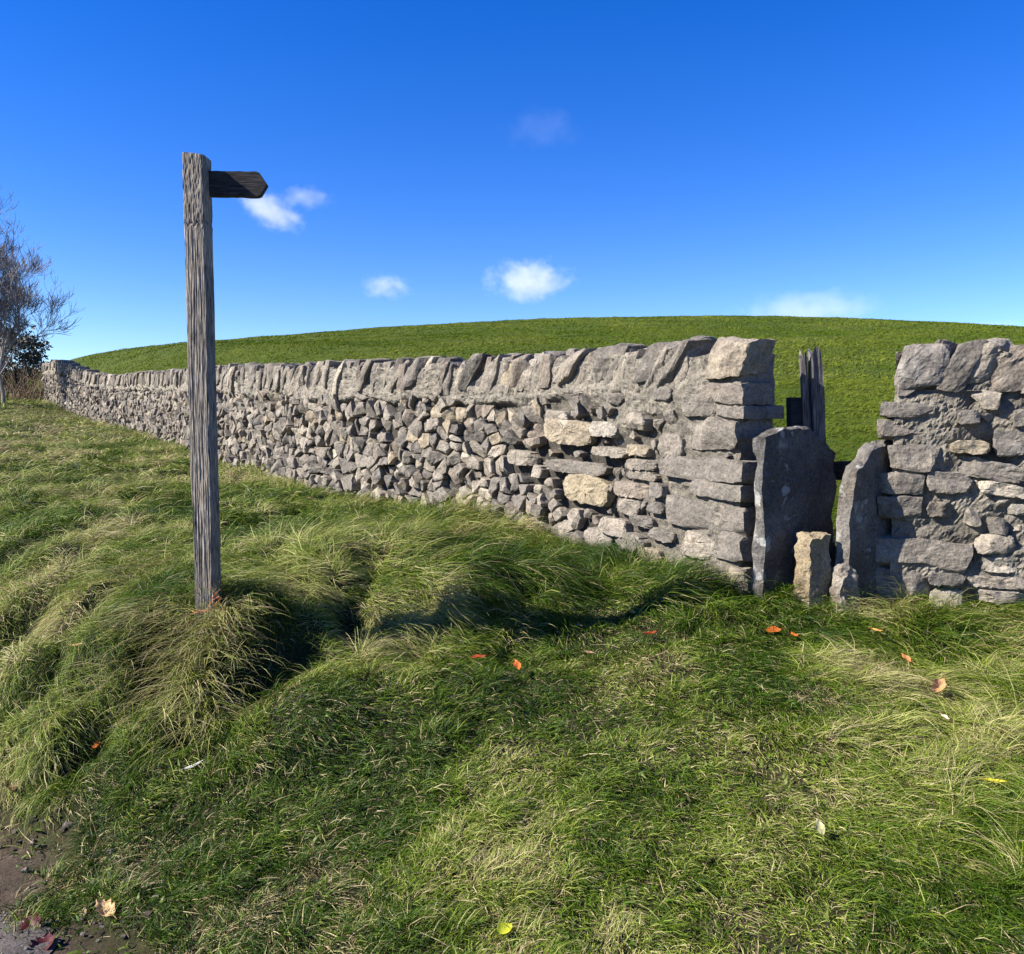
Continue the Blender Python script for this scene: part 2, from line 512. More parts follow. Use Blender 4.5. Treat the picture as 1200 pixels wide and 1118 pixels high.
# extra mounds and hollows: x, y, radius, height, power
LUMPS = [(-0.98, 3.52, 0.24, 0.10, 2), (-0.55, 3.68, 0.24, 0.08, 2), (-0.2, 3.8, 0.2, 0.05, 2), (-0.80, 4.08, 0.26, -0.12, 2), (-0.42, 4.15, 0.25, -0.14, 2), (-0.05, 4.22, 0.25, -0.13, 2), (0.3, 4.3, 0.24, -0.10, 2), (0.62, 4.42, 0.25, -0.06, 2),
         (-1.40, 3.94, 0.27, 0.07, 6), (-0.72, 4.1, 0.3, -0.06, 2), (0.1, 4.2, 0.35, -0.06, 2),
         (-0.35, 5.1, 0.55, 0.10, 2), (-0.9, 5.0, 0.4, 0.09, 2), (0.55, 4.75, 0.4, -0.03, 2), (-1.75, 3.55, 0.22, 0.07, 4),
         (-2.25, 3.75, 0.16, -0.12, 2), (-1.66, 3.62, 0.12, -0.10, 2), (-0.75, 3.5, 0.28, 0.07, 2), (-0.35, 3.62, 0.3, 0.05, 2)]

def long_zone(X, Y, D, U):
    """1 where the grass is long and lying, 0 on the trodden way to the stile"""
    a = sstep(0.1, 0.9, U) * sstep(-3.75, -3.35, D)
    b = sstep(-0.75, -0.35, D) * (1 - sstep(-0.85, -0.7, U) * (1 - sstep(-0.05, 0.1, U)))
    c = sstep(0.9, 1.8, X) * 0.55 * sstep(-3.2, -2.0, D)
    return np.clip(np.maximum(np.maximum(a, b), c), 0, 1)

def cells(X, Y, size, seed):
    """worley cells: id hash, distance to the cell point, offset"""
    gx, gy = X / size, Y / size
    ix, iy = np.floor(gx).astype(np.int64), np.floor(gy).astype(np.int64)
    bd = np.full(np.shape(X), 9.0); bh = np.zeros(np.shape(X)); bh2 = np.zeros(np.shape(X)); ox = np.zeros(np.shape(X)); oy = np.zeros(np.shape(X))
    z = np.zeros_like(ix)
    for dx in (-1, 0, 1):
        for dy in (-1, 0, 1):
            cx = ix + dx + hash3(ix + dx, iy + dy, z, seed); cy = iy + dy + hash3(ix + dx, iy + dy, z + 1, seed)
            d = (gx - cx) ** 2 + (gy - cy) ** 2
            m = d < bd
            bd = np.where(m, d, bd)
            bh = np.where(m, hash3(ix + dx, iy + dy, z + 2, seed), bh)
            bh2 = np.where(m, hash3(ix + dx, iy + dy, z + 3, seed), bh2)
            ox = np.where(m, gx - cx, ox); oy = np.where(m, gy - cy, oy)
    return bh, bh2, np.sqrt(bd), ox, oy

def road_edge(U): return -3.40 - 0.40 * sstep(0.2, 1.4, U)

def ground_z(X, Y, fine=True):
    X = np.asarray(X, float); Y = np.asarray(Y, float)
    D, U = wall_dist(X, Y)
    zb = base_z(U)
    zr = np.interp(U, [0, 2, 9, 20, 26, 40, 70], [0, 0, 0.25, 1.15, 1.7, 3.0, 4.5])
    sl = -0.6 * X + 0.8 * Y
    steep = sstep(2.5, 4.3, sl)
    W = 3.4 + (1.15 - 3.4) * steep
    edge = road_edge(U)
    t = np.clip((D - edge) / W, 0, 1)
    prof = t * (1 - steep) + (1 - (1 - t) ** 1.8) * steep
    z = zr + (zb - zr) * prof
    z = z - np.interp(U, [-0.9, -0.5, 0.0, 0.8, 2.0], [0.13, 0.05, 0.05, 0.07, 0]) * sstep(-1.6, -0.4, D) * (D < 0.4)
    # far side: pasture climbing to the crest
    u = np.clip((Y - 5) / (CREST_Y - 5), 0, None)
    s = 0.07
    pr = np.maximum(u - 1.55 * s * np.logaddexp(0, (np.minimum(u, 3) - 1) / s), -0.6) * (u < 3) - 0.6 * (u >= 3)
    cz = crest_z(X) - 0.72
    hz = np.where(pr > 0, 0.72 + cz * pr, 0.72 + np.maximum(cz, 6) * pr)
    k = sstep(0.1, 9, D)
    z = np.where(D > 0.1, z * (1 - k) + hz * k, z)
    # bumps
    near = sstep(40, 12, np.hypot(X, Y))
    calm = 1 - np.exp(-((X + 1.42) ** 2 + (Y - 3.95) ** 2) / 0.30 ** 2)
    onbank = sstep(edge - 0.05, edge + 0.4, D)
    lz = long_zone(X, Y, D, U) * (D < 0.3)
    if fine:
        z = z + near * onbank * (fbm2(X / 0.8, Y / 0.8, 3, 3) * (0.025 + 0.045 * lz) * sstep(0.15, -0.3, np.abs(D) - 0.35 * 0))
        k1, k2, kd, _, _ = cells(X, Y, 0.16, 17)
        z = z + calm * near * lz * np.where(D < 0, 1, 0) * (0.065 * k1 * np.clip(1 - kd * kd * 1.6, 0, 1))
        q1, q2, qd, _, _ = cells(X, Y, 0.38, 33)
        z = z - near * lz * np.where(D < -0.3, 1, 0) * (0.19 * (q1 > 0.5) * np.exp(-(qd / 0.27) ** 2))
        h1, h2, d, _, _ = cells(X, Y, 0.42, 5)
        z = z + calm * near * lz * np.where(D < 0, 1, 0) * (0.10 * h1 * np.clip(1 - d * d * 1.6, 0, 1))
        z = z + (1 - lz) * near * 0.018 * fbm2(X / 0.16, Y / 0.16, 2, 9) * onbank
    for (x, y, r, a, pw) in LUMPS:
        rr = np.hypot(X - x, Y - y) / r
        z = z + a * np.exp(-rr ** pw)
    mudk = sstep(0.25, -0.1, D - edge) * (D < 0) * near
    z = z + mudk * (0.010 * fbm2(X / 0.09, Y / 0.09, 3, 55, 0.7) + 0.02 * fbm2(X / 0.4, Y / 0.4, 2, 56))
    z = z + np.where(D > 0.5, fbm2(X / 2.3, Y / 2.3, 3, 21) * 0.05 * sstep(0.5, 4, D), 0)
    return z

def hit(px, py, dmin=1.5, dmax=40):
    ds = np.linspace(dmin, dmax, 4000)
    r = ray(px, py)
    pts = r[None] * (ds / r[1])[:, None]; pts[:, 2] += CAM_Z
    g = ground_z(pts[:, 0], pts[:, 1])
    k = np.argmax(pts[:, 2] < g)
    return np.array([pts[k, 0], pts[k, 1], g[k]])

HOLES = []
for (hx, hy, hr, hd) in [(100, 866, 0.11, 0.22), (178, 806, 0.08, 0.18), (88, 655, 0.11, 0.16), (108, 712, 0.10, 0.16), (300, 785, 0.14, 0.24), (350, 754, 0.11, 0.07), (410, 752, 0.11, 0.07), (28, 735, 0.12, 0.15), (35, 640, 0.12, 0.14),
                         (215, 860, 0.07, 0.12), (60, 800, 0.09, 0.14), (150, 590, 0.13, 0.14), (640, 660, 0.10, 0.10)]:
    h_ = hit(hx, hy); HOLES.append((h_[0], h_[1], hr)); LUMPS.append((h_[0], h_[1], hr, -hd, 2))
    # the tussock above each hollow
    LUMPS.append((h_[0] - hr * 0.9, h_[1] + hr * 1.0, hr * 1.1, min(hd, 0.16) * 0.45, 2))

# ------------------------------------------------------------------ ground sheet, road, hill
def axis(center, lo, hi, near, n_near, grow):
    xs = [center]; st = near; k = 0
    while xs[-1] < hi:
        xs.append(xs[-1] + st); k += 1
        if k > n_near: st *= grow
    ys = [center]; st = near; k = 0
    while ys[-1] > lo:
        ys.append(ys[-1] - st); k += 1
        if k > n_near: st *= grow
    return np.array(ys[::-1][:-1] + xs)

def build_ground():
    xs = axis(-0.2, -2500, 2500, 0.03, 105, 1.032)
    ys = axis(4.3, -1500, 3500, 0.03, 80, 1.028)
    X, Y = np.meshgrid(xs, ys)
    Z = ground_z(X, Y)
    D, U = wall_dist(X, Y)
    nx, ny = len(xs), len(ys)
    i = np.arange(ny - 1)[:, None] * nx + np.arange(nx - 1)[None]
    F = np.stack([i, i + 1, i + nx + 1, i + nx], -1).reshape(-1, 4)
    V = np.stack([X, Y, Z], -1).reshape(-1, 3)
    Dv = D.ravel()
    fc = Dv[F].mean(1)
    lz = long_zone(X, Y, D, U).ravel()
    soil = np.array([0.038, 0.028, 0.02]); turf = np.array([0.018, 0.024, 0.008]); thatch = np.array([0.05, 0.042, 0.022])  # turf set near black: its colour carries the shade at the grass roots
    nz = fbm2(X / 0.35, Y / 0.35, 3, 31).ravel()
    c = soil + (thatch - soil) * sstep(-0.2, 0.6, nz)[:, None]
    c = c + (turf - c) * (0.55 + 0.3 * lz)[:, None]
    mud = np.array([0.065, 0.052, 0.041])
    c = c + (mud - c) * (sstep(0.05, -0.12, Dv - road_edge(U).ravel()) * (Dv < 0))[:, None]
    def sub(mask, name, mat, col):
        f = F[mask]; used = np.unique(f); remap = -np.ones(len(V), np.int64); remap[used] = np.arange(len(used))
        o = mesh_np(name, V[used], remap[f], mat, None, None if col is None else col[used], True)
        o['kind'] = 'structure'
        return o
    sub(fc <= 0, 'ground', M_GROUND, c)
    sub(fc > 0, 'hill', M_HILL, None)
    # road: a sheet 4 mm over the ground along the foot of the bank
    us = np.linspace(-14, 45, 420); ds = np.linspace(-3.52, -6.8, 40)
    # follow the ground: sample grid in X, Y instead and keep the road side
    xs2 = np.linspace(-9, 5, 280); ys2 = np.linspace(-5, 12, 340)
    X2, Y2 = np.meshgrid(xs2, ys2); D2, U2 = wall_dist(X2, Y2)
    wob = 0.10 * fbm2(X2 / 0.5, Y2 / 0.5, 3, 77)
    Z2 = ground_z(X2, Y2) + 0.004 + 0.004 * fbm2(X2 / 0.3, Y2 / 0.3, 2, 78)
    V2 = np.stack([X2, Y2, Z2], -1).reshape(-1, 3)
    i = np.arange(len(ys2) - 1)[:, None] * len(xs2) + np.arange(len(xs2) - 1)[None]
    F2 = np.stack([i, i + 1, i + len(xs2) + 1, i + len(xs2)], -1).reshape(-1, 4)
    k = ((D2 + wob - road_edge(U2)).ravel()[F2].mean(1) < -0.22) & (D2.ravel()[F2].mean(1) > -8)
    f = F2[k]; used = np.unique(f); remap = -np.ones(len(V2), np.int64); remap[used] = np.arange(len(used))
    mesh_np('road', V2[used], remap[f], M_ROAD, None, None, True)['kind'] = 'structure'
build_ground()

# ------------------------------------------------------------------ dry stone walls
def clip_poly(poly, nx, ny, c):
    """keep points with nx*x+ny*y <= c"""
    out = []
    m = len(poly)
    for i in range(m):
        a, b = poly[i], poly[(i + 1) % m]
        da, db = nx * a[0] + ny * a[1] - c, nx * b[0] + ny * b[1] - c
        if da <= 0: out.append(a)
        if da * db < 0:
            t = da / (da - db)
            out.append((a[0] + (b[0] - a[0]) * t, a[1] + (b[1] - a[1]) * t))
    return out

def voronoi(seeds, blocked, reach, bounds):
    """cells of the seeds (N,2), skipping blocked ones"""
    order = np.argsort(seeds[:, 0]); S = seeds[order]; B = blocked[order]
    us = S[:, 0]
    u0, u1, v0, v1 = bounds
    res = []
    for i in range(len(S)):
        if B[i]: continue
        x, y = S[i]
        rc = reach(x)
        lo, hi = np.searchsorted(us, x - rc), np.searchsorted(us, x + rc)
        nb = S[lo:hi]; d = (nb[:, 0] - x) ** 2 + (nb[:, 1] - y) ** 2
        k = np.argsort(d)[1:26]
        poly = [(max(u0, x - rc), max(v0, y - rc)), (min(u1, x + rc), max(v0, y - rc)), (min(u1, x + rc), min(v1, y + rc)), (max(u0, x - rc), min(v1, y + rc))]
        for j in k:
            if d[j] < 1e-10: continue
            a, b = nb[j]
            nx, ny = a - x, b - y
            poly = clip_poly(poly, nx, ny, (a * a + b * b - x * x - y * y) / 2)
            if len(poly) < 3: break
        if len(poly) >= 3: res.append(np.array(poly))
    return res

def face_stone(acc, wall, poly, r, col, gap=0.008, m=12, proud=(-0.012, 0.03), depth=0.10, tilt=0.18):
    poly = np.asarray(poly, float)
    c = poly.mean(0)
    # straight edges with slightly knocked corners
    nxt = np.roll(poly, -1, axis=0)
    el = np.linalg.norm(nxt - poly, axis=1)
    if el.sum() < 0.08: return
    kp = el > 0.016
    if kp.sum() >= 3: poly = poly[kp]; nxt = np.roll(poly, -1, axis=0); el = np.linalg.norm(nxt - poly, axis=1)
    o = []; crn = []
    for a_, b_, e_ in zip(poly, nxt, el):
        o.append(a_); crn.append(1)
        ns_ = 1 + int(e_ > 0.07) + int(m > 20) * 2
        for s_ in range(ns_):
            o.append(a_ + (b_ - a_) * ((s_ + 1) / (ns_ + 1) + r.uniform(-0.08, 0.08))); crn.append(0)
    o = np.array(o); crn = np.array(crn); m = len(o)
    rad = np.linalg.norm(o - c, axis=1) + 1e-6; rm = rad.mean()
    k = np.clip(1 - gap / rad * r.uniform(0.3, 2.0), 0.6, 1) * (1 - crn * r.uniform(0.0, 0.05, m)) * (1 + r.normal(0, 0.02, m))
    o = c + (o - c) * k[:, None]
    rings = [1.0, 1.0, 0.91, 0.60, 0.28]
    pts = np.concatenate([c + (o - c) * s for s in rings] + [c[None]])
    # jitter inner points
    pts[2 * m:] += r.normal(0, rm * 0.05, (len(pts) - 2 * m, 2))
    e = (pts - c)
    d0 = r.uniform(*proud)
    f = np.full(len(pts), 0.0) + e @ (r.normal(0, tilt, 2))
    for j in range(r.integers(1, 4)):
        a = r.uniform(0, 2 * math.pi); sl = r.uniform(0.25, 1.1)
        f = np.minimum(f, rm * r.uniform(0.05, 0.30) - sl * (e @ np.array([math.cos(a), math.sin(a)]) - rm * r.uniform(0.0, 0.55)))
    w = d0 + np.clip(f, -0.07, 0.045)
    w[m:2 * m] -= r.uniform(0.002, 0.010, m)
    w[:m] = np.minimum(w[:m] - 0.02, d0 - depth)
    nz = r.uniform(0, 99)
    am = min(0.006, rm * 0.08)
    w[m:] += noise3(pts[m:, 0] * 22 + nz, pts[m:, 1] * 22, 0) * am * 1.6
    V = wall.P(pts[:, 0], pts[:, 1], w)
    fs = []
    for i in range(len(rings) - 1):
        a = np.arange(m) + i * m; b = (np.arange(m) + 1) % m + i * m
        fs.append(np.stack([a, b, b + m, a + m], 1))
    tri = np.stack([np.arange(m) + 4 * m, (np.arange(m) + 1) % m + 4 * m, np.full(m, 5 * m)], 1)
    Q = np.concatenate(fs)
    if wall.sign > 0: Q = Q[:, ::-1]; tri = tri[:, ::-1]
    acc.add(V, [Q, tri], col)

def rect_poly(u0, v0, u1, v1, r, slope=0.0):
    """rough rounded block outline"""
    if u0 > u1: u0, u1 = u1, u0
    if v0 > v1: v0, v1 = v1, v0
    w, h = u1 - u0, v1 - v0
    j = lambda s: r.uniform(-s, s)
    k = 0.12
    P = [(u0 + w * k, v0), (u0 + w * (0.5 + j(0.15)), v0 + j(0.06) * h), (u1 - w * k, v0 + j(0.08) * h + 0.02 * h), (u1, v0 + h * (0.3 + j(0.15))), (u1 - w * 0.03, v1 - h * (0.18 + j(0.12))),
         (u1 - w * (0.18 + j(0.08)), v1), (u0 + w * (0.5 + j(0.2)), v1 + j(0.06) * h), (u0 + w * (0.14 + j(0.08)), v1 - h * 0.04), (u0, v1 - h * (0.3 + j(0.15))), (u0 + w * 0.02, v0 + h * (0.25 + j(0.1)))]
    P = np.array(P)
    P[:, 1] += (P[:, 0] - (u0 + u1) / 2) * slope
    return P

def place_rock(wall, u0, u1, v0, v1, w0, w1, r, shear=0.0, n=9, **kw):
    """a rock filling a box in wall coordinates; returns world verts and faces"""
    p, f = rock(((u1 - u0) / 2, (w1 - w0) / 2, (v1 - v0) / 2), r, n, **kw)
    u = (u0 + u1) / 2 + p[:, 0] + shear * p[:, 2]
    V = wall.P(u, (v0 + v1) / 2 + p[:, 2], (w0 + w1) / 2 + p[:, 1])
    if wall.sign > 0: f = f[:, ::-1] if False else f
    return V, f

THICK = 0.35
def wall_core(wall, root, cope_h, mortar_fn, name='wall_core'):
    """the filled heart of the wall: lumpy mortar or hearting seen between the stones"""
    us = [wall.u_core]
    while us[-1] < wall.length:
        us.append(us[-1] + max(0.012, 0.005 * us[-1]))
    us[-1] = wall.length
    us = np.array(us)
    nv = 110
    tv = np.linspace(0, 1, nv)
    Ug, Tg = np.meshgrid(us, tv, indexing='ij')
    top = wall.h(Ug) - 0.085 + 0.03 * fbm2(Ug / 0.2, 0 * Ug, 2, 46)
    Vg = -0.25 + (top + 0.25) * Tg
    mo = mortar_fn(Ug, Vg)
    incope = sstep(0.30, 0.22, wall.h(Ug) - Vg)
    d = -0.078 + mo * 0.072 - 0.026 * incope * sstep(-0.3, 0.3, fbm2(Ug / 0.12, Vg / 0.3, 2, 47))
    d = d + (0.0085 * fbm2(Ug / 0.04, Vg / 0.03, 4, 41, 0.8) + 0.008 * fbm2(Ug / 0.14, Vg / 0.10, 2, 43)) * (0.4 + 0.6 * mo)
    front = wall.P(Ug, Vg, d)
    back = wall.P(Ug, Vg, -THICK + 0.03 + 0.02 * fbm2(Ug / 0.1, Vg / 0.1, 3, 44))
    # over the top: ring = front column (bottom to top) + back column (top to bottom)
    ring = np.concatenate([front, back[:, ::-1]], 1)
    k = ring.shape[1]; nu = len(us)
    i = np.arange(nu - 1)[:, None] * k + np.arange(k - 1)[None]
    F = np.stack([i, i + 1, i + k + 1, i + k], -1).reshape(-1, 4)
    mc = np.array([0.235, 0.217, 0.182]); dc = np.array([0.06, 0.056, 0.048])  # mortar; hearting coloured extra dark to deepen the shade in open gaps
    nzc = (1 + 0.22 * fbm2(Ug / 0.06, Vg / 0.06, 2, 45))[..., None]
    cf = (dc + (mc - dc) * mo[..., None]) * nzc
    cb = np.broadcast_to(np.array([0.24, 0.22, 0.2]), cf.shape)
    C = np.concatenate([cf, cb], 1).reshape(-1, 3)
    V = ring.reshape(-1, 3)
    # end caps as strips between the front and back columns
    extra = []
    for e in (0, nu - 1):
        a = e * k + np.arange(nv - 1); b = e * k + (k - 1) - np.arange(nv - 1)
        extra.append(np.stack([a, a + 1, b - 1, b], 1))
    F = np.concatenate([F] + extra)
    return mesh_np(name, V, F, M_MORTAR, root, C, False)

def seeds_for(wall, r, top_v, row_h, wid):
    """coursed rubble: rows of seeds, jittered"""
    S = []
    u_break = 0.0
    v = -0.2
    while v < top_v + 0.1:
        h = row_h * r.uniform(0.7, 1.35)
        u = -0.1 + r.uniform(0, 0.1)
        while u < wall.length:
            w = wid(u) * math.exp(r.normal(0, 0.45))
            S.append((u + w / 2, v + h / 2 + r.normal(0, 0.34) * h))
            if r.uniform() < 0.10: S.append((u + w * r.uniform(0.8, 1.0), v + h * r.uniform(-0.1, 0.3)))
            u += w
        v += h
    return np.array(S)

def build_wall(wall, root, r, cope_h, manual, quoins, row_h, wid, mortar_fn, skip_fn, cream=()):
    wall_core(wall, root, cope_h, mortar_fn)
    S = seeds_for(wall, r, 1.0, row_h, wid)
    # keep under the cope
    topv = wall.h(S[:, 0]) - cope_h
    keep = (S[:, 1] < topv + 0.03) & (S[:, 0] > 0.02 + wall.u_core)
    S = S[keep]
    rects = [x[:4] for x in manual] + [x[:4] for x in quoins]
    inside = np.zeros(len(S), bool)
    for (u0, v0, u1, v1) in rects:
        inside |= (S[:, 0] > u0 - 0.012) & (S[:, 0] < u1 + 0.012) & (S[:, 1] > v0 - 0.012) & (S[:, 1] < v1 + 0.012)
    S = S[~inside]
    extra = []
    for (u0, v0, u1, v1) in rects:
        for a in np.linspace(u0 + 0.015, u1 - 0.015, max(2, int((u1 - u0) / 0.045))):
            for b in np.linspace(v0 + 0.012, v1 - 0.012, max(2, int((v1 - v0) / 0.04))): extra.append((a, b))
    blocked = np.concatenate([np.zeros(len(S), bool), np.ones(len(extra), bool)])
    if extra: S = np.vstack([S, extra])
    cellsP = voronoi(S, blocked, lambda u: 0.32, (wall.u_core, wall.length, -0.25, 3.0))
    acc = Acc()
    for p in cellsP:
        c = p.mean(0)
        top = float(wall.h(c[0])) - cope_h + 0.02
        if p[:, 1].max() > top: p[:, 1] = np.minimum(p[:, 1], top + r.uniform(-0.01, 0.02))
        if np.ptp(p[:, 1]) < 0.02: continue
        sk = skip_fn(c[0], c[1])
        if r.uniform() < sk: continue
        far = c[0] > 7
        face_stone(acc, wall, p, r, stone_col(r), gap=0.005 + 0.004 * r.uniform() + (0.006 if sk > 0.15 else 0), m=8 if far else 13,
                   proud=(-0.034, 0.026) if sk < 0.15 else (-0.030, 0.010), tilt=0.30)
    for item in manual:
        u0, v0, u1, v1 = item[:4]
        slope = item[4] if len(item) > 4 else 0
        colr = np.array(item[5]) if len(item) > 5 and item[5] is not None else stone_col(r) * 1.02
        face_stone(acc, wall, rect_poly(u0, v0, u1, v1, r, slope), r, colr, gap=0.002, m=26, proud=(0.004, 0.03), tilt=0.06)
    acc.build('face_stones', M_STONE, root)
    for item in quoins:
        u0, v0, u1, v1 = item[:4]
        V, f = place_rock(wall, u0, u1, v0, v1, -THICK + r.uniform(-0.03, 0.04), r.uniform(0.006, 0.024), r, n=16, planes=9, rounding=0.16, cut=(0.78, 0.98), rough=0.06, big=0.14)
        colr = np.array(item[5]) if len(item) > 5 else (stone_col(r) * 0.4 + np.array(STONES[1][0]) * 0.55)
        mesh_np('quoin', V, f, M_STONE, root, np.tile(colr, (len(V), 1)), False)

def copes(wall, root, r, cope_h, first, lean, n_single, wmin, wmax, u_start):
    """upright cope stones along the top, bedded in mortar"""
    u = u_start; k = 0
    rest = Acc(); made = 0
    while u < wall.length - 0.05:
        w = r.uniform(wmin, wmax) * (1.5 if r.uniform() < 0.15 else 1)
        h = cope_h * r.uniform(0.84, 1.04)
        b = float(wall.h(u)) - cope_h
        far = made >= n_single
        V, f = place_rock(wall, u, u + w * 1.6, b - 0.02 + r.uniform(-0.05, 0.05), b + h, -THICK + r.uniform(-0.02, 0.05), r.uniform(-0.04, 0.035), r,
                          shear=lean * r.uniform(0.3, 1.7), n=5 if far else 10, planes=12, rounding=0.22, cut=(0.62, 0.95), rough=0.05, big=0.12)
        cl = stone_col(r) * 0.92
        if far: rest.add(V, f, cl)
        else:
            mesh_np('cope_stone', V, f, M_STONE, root, np.tile(cl, (len(V), 1)), False); made += 1
        u += w
    if rest.n:
        o = rest.build('far_cope_stones', M_STONE, root); o['kind'] = 'stuff'

def px_rects(wall, lst):
    out = []
    for it in lst:
        x0, y0, x1, y1 = it[:4]
        a = wall.uv(x0, (y0 + y1) / 2)[0]; b = wall.uv(x1, (y0 + y1) / 2)[0]
        xm = (x0 + x1) / 2
        t = wall.uv(xm, y0)[1]; bt = wall.uv(xm, y1)[1]
        out.append((min(a, b), bt, max(a, b), t) + tuple(it[4:]))
    return out

# left wall
rw = np.random.default_rng(11)
root_l = empty('drystone_wall', (1.27, 4.8, 0.70), 'long grey drystone wall running away to the left behind the signpost', 'stone wall')
CREAM = (0.26, 0.222, 0.155); PALE = (0.27, 0.25, 0.215)
man_l = px_rects(WL, [(641, 491, 690, 521), (654, 556, 712, 591, 0, CREAM), (637, 540, 709, 555), (772, 507, 799, 538), (637, 481, 664, 500), (720, 564, 759, 583),
                      (717, 584, 750, 604), (701, 607, 733, 628), (597, 528, 626, 545), (689, 494, 721, 512, 0, PALE), (732, 483, 758, 505), (733, 521, 760, 535), (696, 524, 730, 536),
                      (733, 538, 768, 551), (732, 552, 770, 563), (760, 565, 778, 583), (734, 604, 765, 618), (757, 619, 790, 634), (682, 620, 713, 641), (716, 625, 755, 644),
                      (781, 623, 838, 652), (757, 588, 778, 602), (763, 452, 786, 470), (797, 462, 840, 488), (735, 640, 775, 660), (690, 655, 740, 672), (618, 545, 634, 560)])
q_l = px_rects(WL, [(806, 492, 869, 528), (773, 536, 872, 564), (806, 565, 871, 585), (781, 586, 873, 622), (838, 623, 872, 659), (822, 447, 870, 474), (838, 475, 872, 491), (800, 660, 874, 704)])
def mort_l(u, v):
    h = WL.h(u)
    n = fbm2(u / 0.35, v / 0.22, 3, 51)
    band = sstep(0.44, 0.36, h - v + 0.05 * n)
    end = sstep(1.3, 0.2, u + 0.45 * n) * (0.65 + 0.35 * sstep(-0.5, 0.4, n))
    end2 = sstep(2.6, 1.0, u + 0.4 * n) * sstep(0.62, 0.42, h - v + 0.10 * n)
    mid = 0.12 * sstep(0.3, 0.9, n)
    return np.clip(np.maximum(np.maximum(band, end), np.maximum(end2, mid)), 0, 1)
build_wall(WL, root_l, rw, 0.335, man_l, q_l, 0.084, lambda u: 0.155 if u > 1.8 else 0.18, mort_l,
           lambda u, v: 0.22 if u < 0.9 and v > 0.55 else (0.35 if float(WL.h(u)) - v < 0.42 else 0.02))
copes(WL, root_l, rw, 0.30, 0, -0.50, 99, 0.05, 0.105, 0.40)
u0, v0 = WL.uv(833, 446); u1, v1 = WL.uv(890, 391)
V, f = place_rock(WL, -0.035, u0 + 0.01, v0, v0 + 0.245, -0.24, 0.03, np.random.default_rng(3), shear=-0.25, n=16, planes=7, rounding=0.14, cut=(0.80, 0.97), rough=0.04, big=0.06)
tag(mesh_np('cope_stone', V, f, M_STONE, root_l, np.tile(np.array([0.235, 0.205, 0.162]), (len(V), 1)), False), 'large pale end stone on top of the wall by the stile')

# right wall
rr_ = np.random.default_rng(23)
root_r = empty('drystone_wall', (1.93, 4.74, 0.68), 'short stretch of mortared grey stone wall to the right of the stile', 'stone wall')
man_r = px_rects(WR, [(1106, 538, 1205, 562, -0.18), (1145, 566, 1205, 582, -0.15), (1163, 502, 1205, 535), (1086, 671, 1131, 686), (1144, 652, 1194, 671, 0, PALE), (1156, 605, 1183, 627),
                      (1085, 588, 1117, 607), (1085, 552, 1140, 578), (1140, 626, 1190, 650), (1186, 480, 1205, 500), (1088, 690, 1130, 712), (1134, 676, 1205, 690), (1140, 692, 1205, 706), (1120, 480, 1150, 498),
                      (1112, 515, 1160, 532), (1178, 590, 1205, 604, 0, PALE)])
q_r = px_rects(WR, [(1029, 471, 1099, 489), (1027, 492, 1100, 514), (1033, 520, 1103, 551), (1024, 553, 1084, 580), (1019, 579, 1082, 608), (1019, 621, 1138, 672), (1012, 660, 1086, 705)])
# keep quoins from overlapping the course above
q_r[-1] = (q_r[-1][0], q_r[-1][1], q_r[-1][2], q_r[-2][1] + 0.01)
def mort_r(u, v):
    n = fbm2(u / 0.3, v / 0.2, 3, 61)
    return np.clip(0.78 + 0.5 * n, 0.2, 1.05) * sstep(-0.05, 0.12, v) 
build_wall(WR, root_r, rr_, 0.30, man_r, q_r, 0.085, lambda u: 0.17, mort_r, lambda u, v: 0.16)
copes(WR, root_r, rr_, 0.29, 0, 0.35, 60, 0.08, 0.16, 0.32)
u0, v0 = WR.uv(1048, 458); u1, v1 = WR.uv(1112, 401)
V, f = place_rock(WR, u0, u1 + 0.01, v0 - 0.01, v1, -THICK + 0.02, 0.03, np.random.default_rng(8), shear=0.15, n=18, planes=8, rounding=0.5, cut=(0.74, 0.95), rough=0.02, big=0.06)
mesh_np('cope_stone', V, f, M_STONE, root_r, np.tile(np.array([0.20, 0.183, 0.163]), (len(V), 1)), False)

# ------------------------------------------------------------------ stile stones
def oriented(p, c, ax, ay):
    """local x along ax, y along ay (2D), z up"""
    ax = np.array(ax, float); ax /= np.linalg.norm(ax); ay = np.array([-ax[1], ax[0]]) if ay is None else np.array(ay, float)
    return np.stack([c[0] + p[:, 0] * ax[0] + p[:, 1] * ay[0], c[1] + p[:, 0] * ax[1] + p[:, 1] * ay[1], c[2] + p[:, 2]], 1)

def slab(name, label, cx, cy, zbot, ztop, width, thick, ax, seed, top_fn, col, n=22, lean=(0, 0), **kw):
    r = np.random.default_rng(seed)
    h = (ztop - zbot) / 2
    p, f = rock((width / 2, thick / 2, h), r, n, **kw)
    t = (p[:, 2] + h) / (2 * h)
    cut = top_fn(p[:, 0] / (width / 2))
    p[:, 2] = -h + (p[:, 2] + h) * cut
    for sc, am in ((7, 0.016), (17, 0.010), (38, 0.005)):
        q = p * sc + seed * 7.7
        p = p + np.stack([noise3(q[:, 0], q[:, 1], q[:, 2], 61), 0.5 * noise3(q[:, 0], q[:, 1], q[:, 2], 62), noise3(q[:, 0], q[:, 1], q[:, 2], 63)], 1) * am
    p[:, 0] += lean[0] * t; p[:, 1] += lean[1] * t
    V = oriented(p, (cx, cy, zbot + h), ax, None)
    C = np.tile(np.array(col), (len(V), 1))
    return tag(mesh_np(name, V, f, M_SLAB, None, C, False, origin=(cx, cy, zbot)), label, 'stile stone')

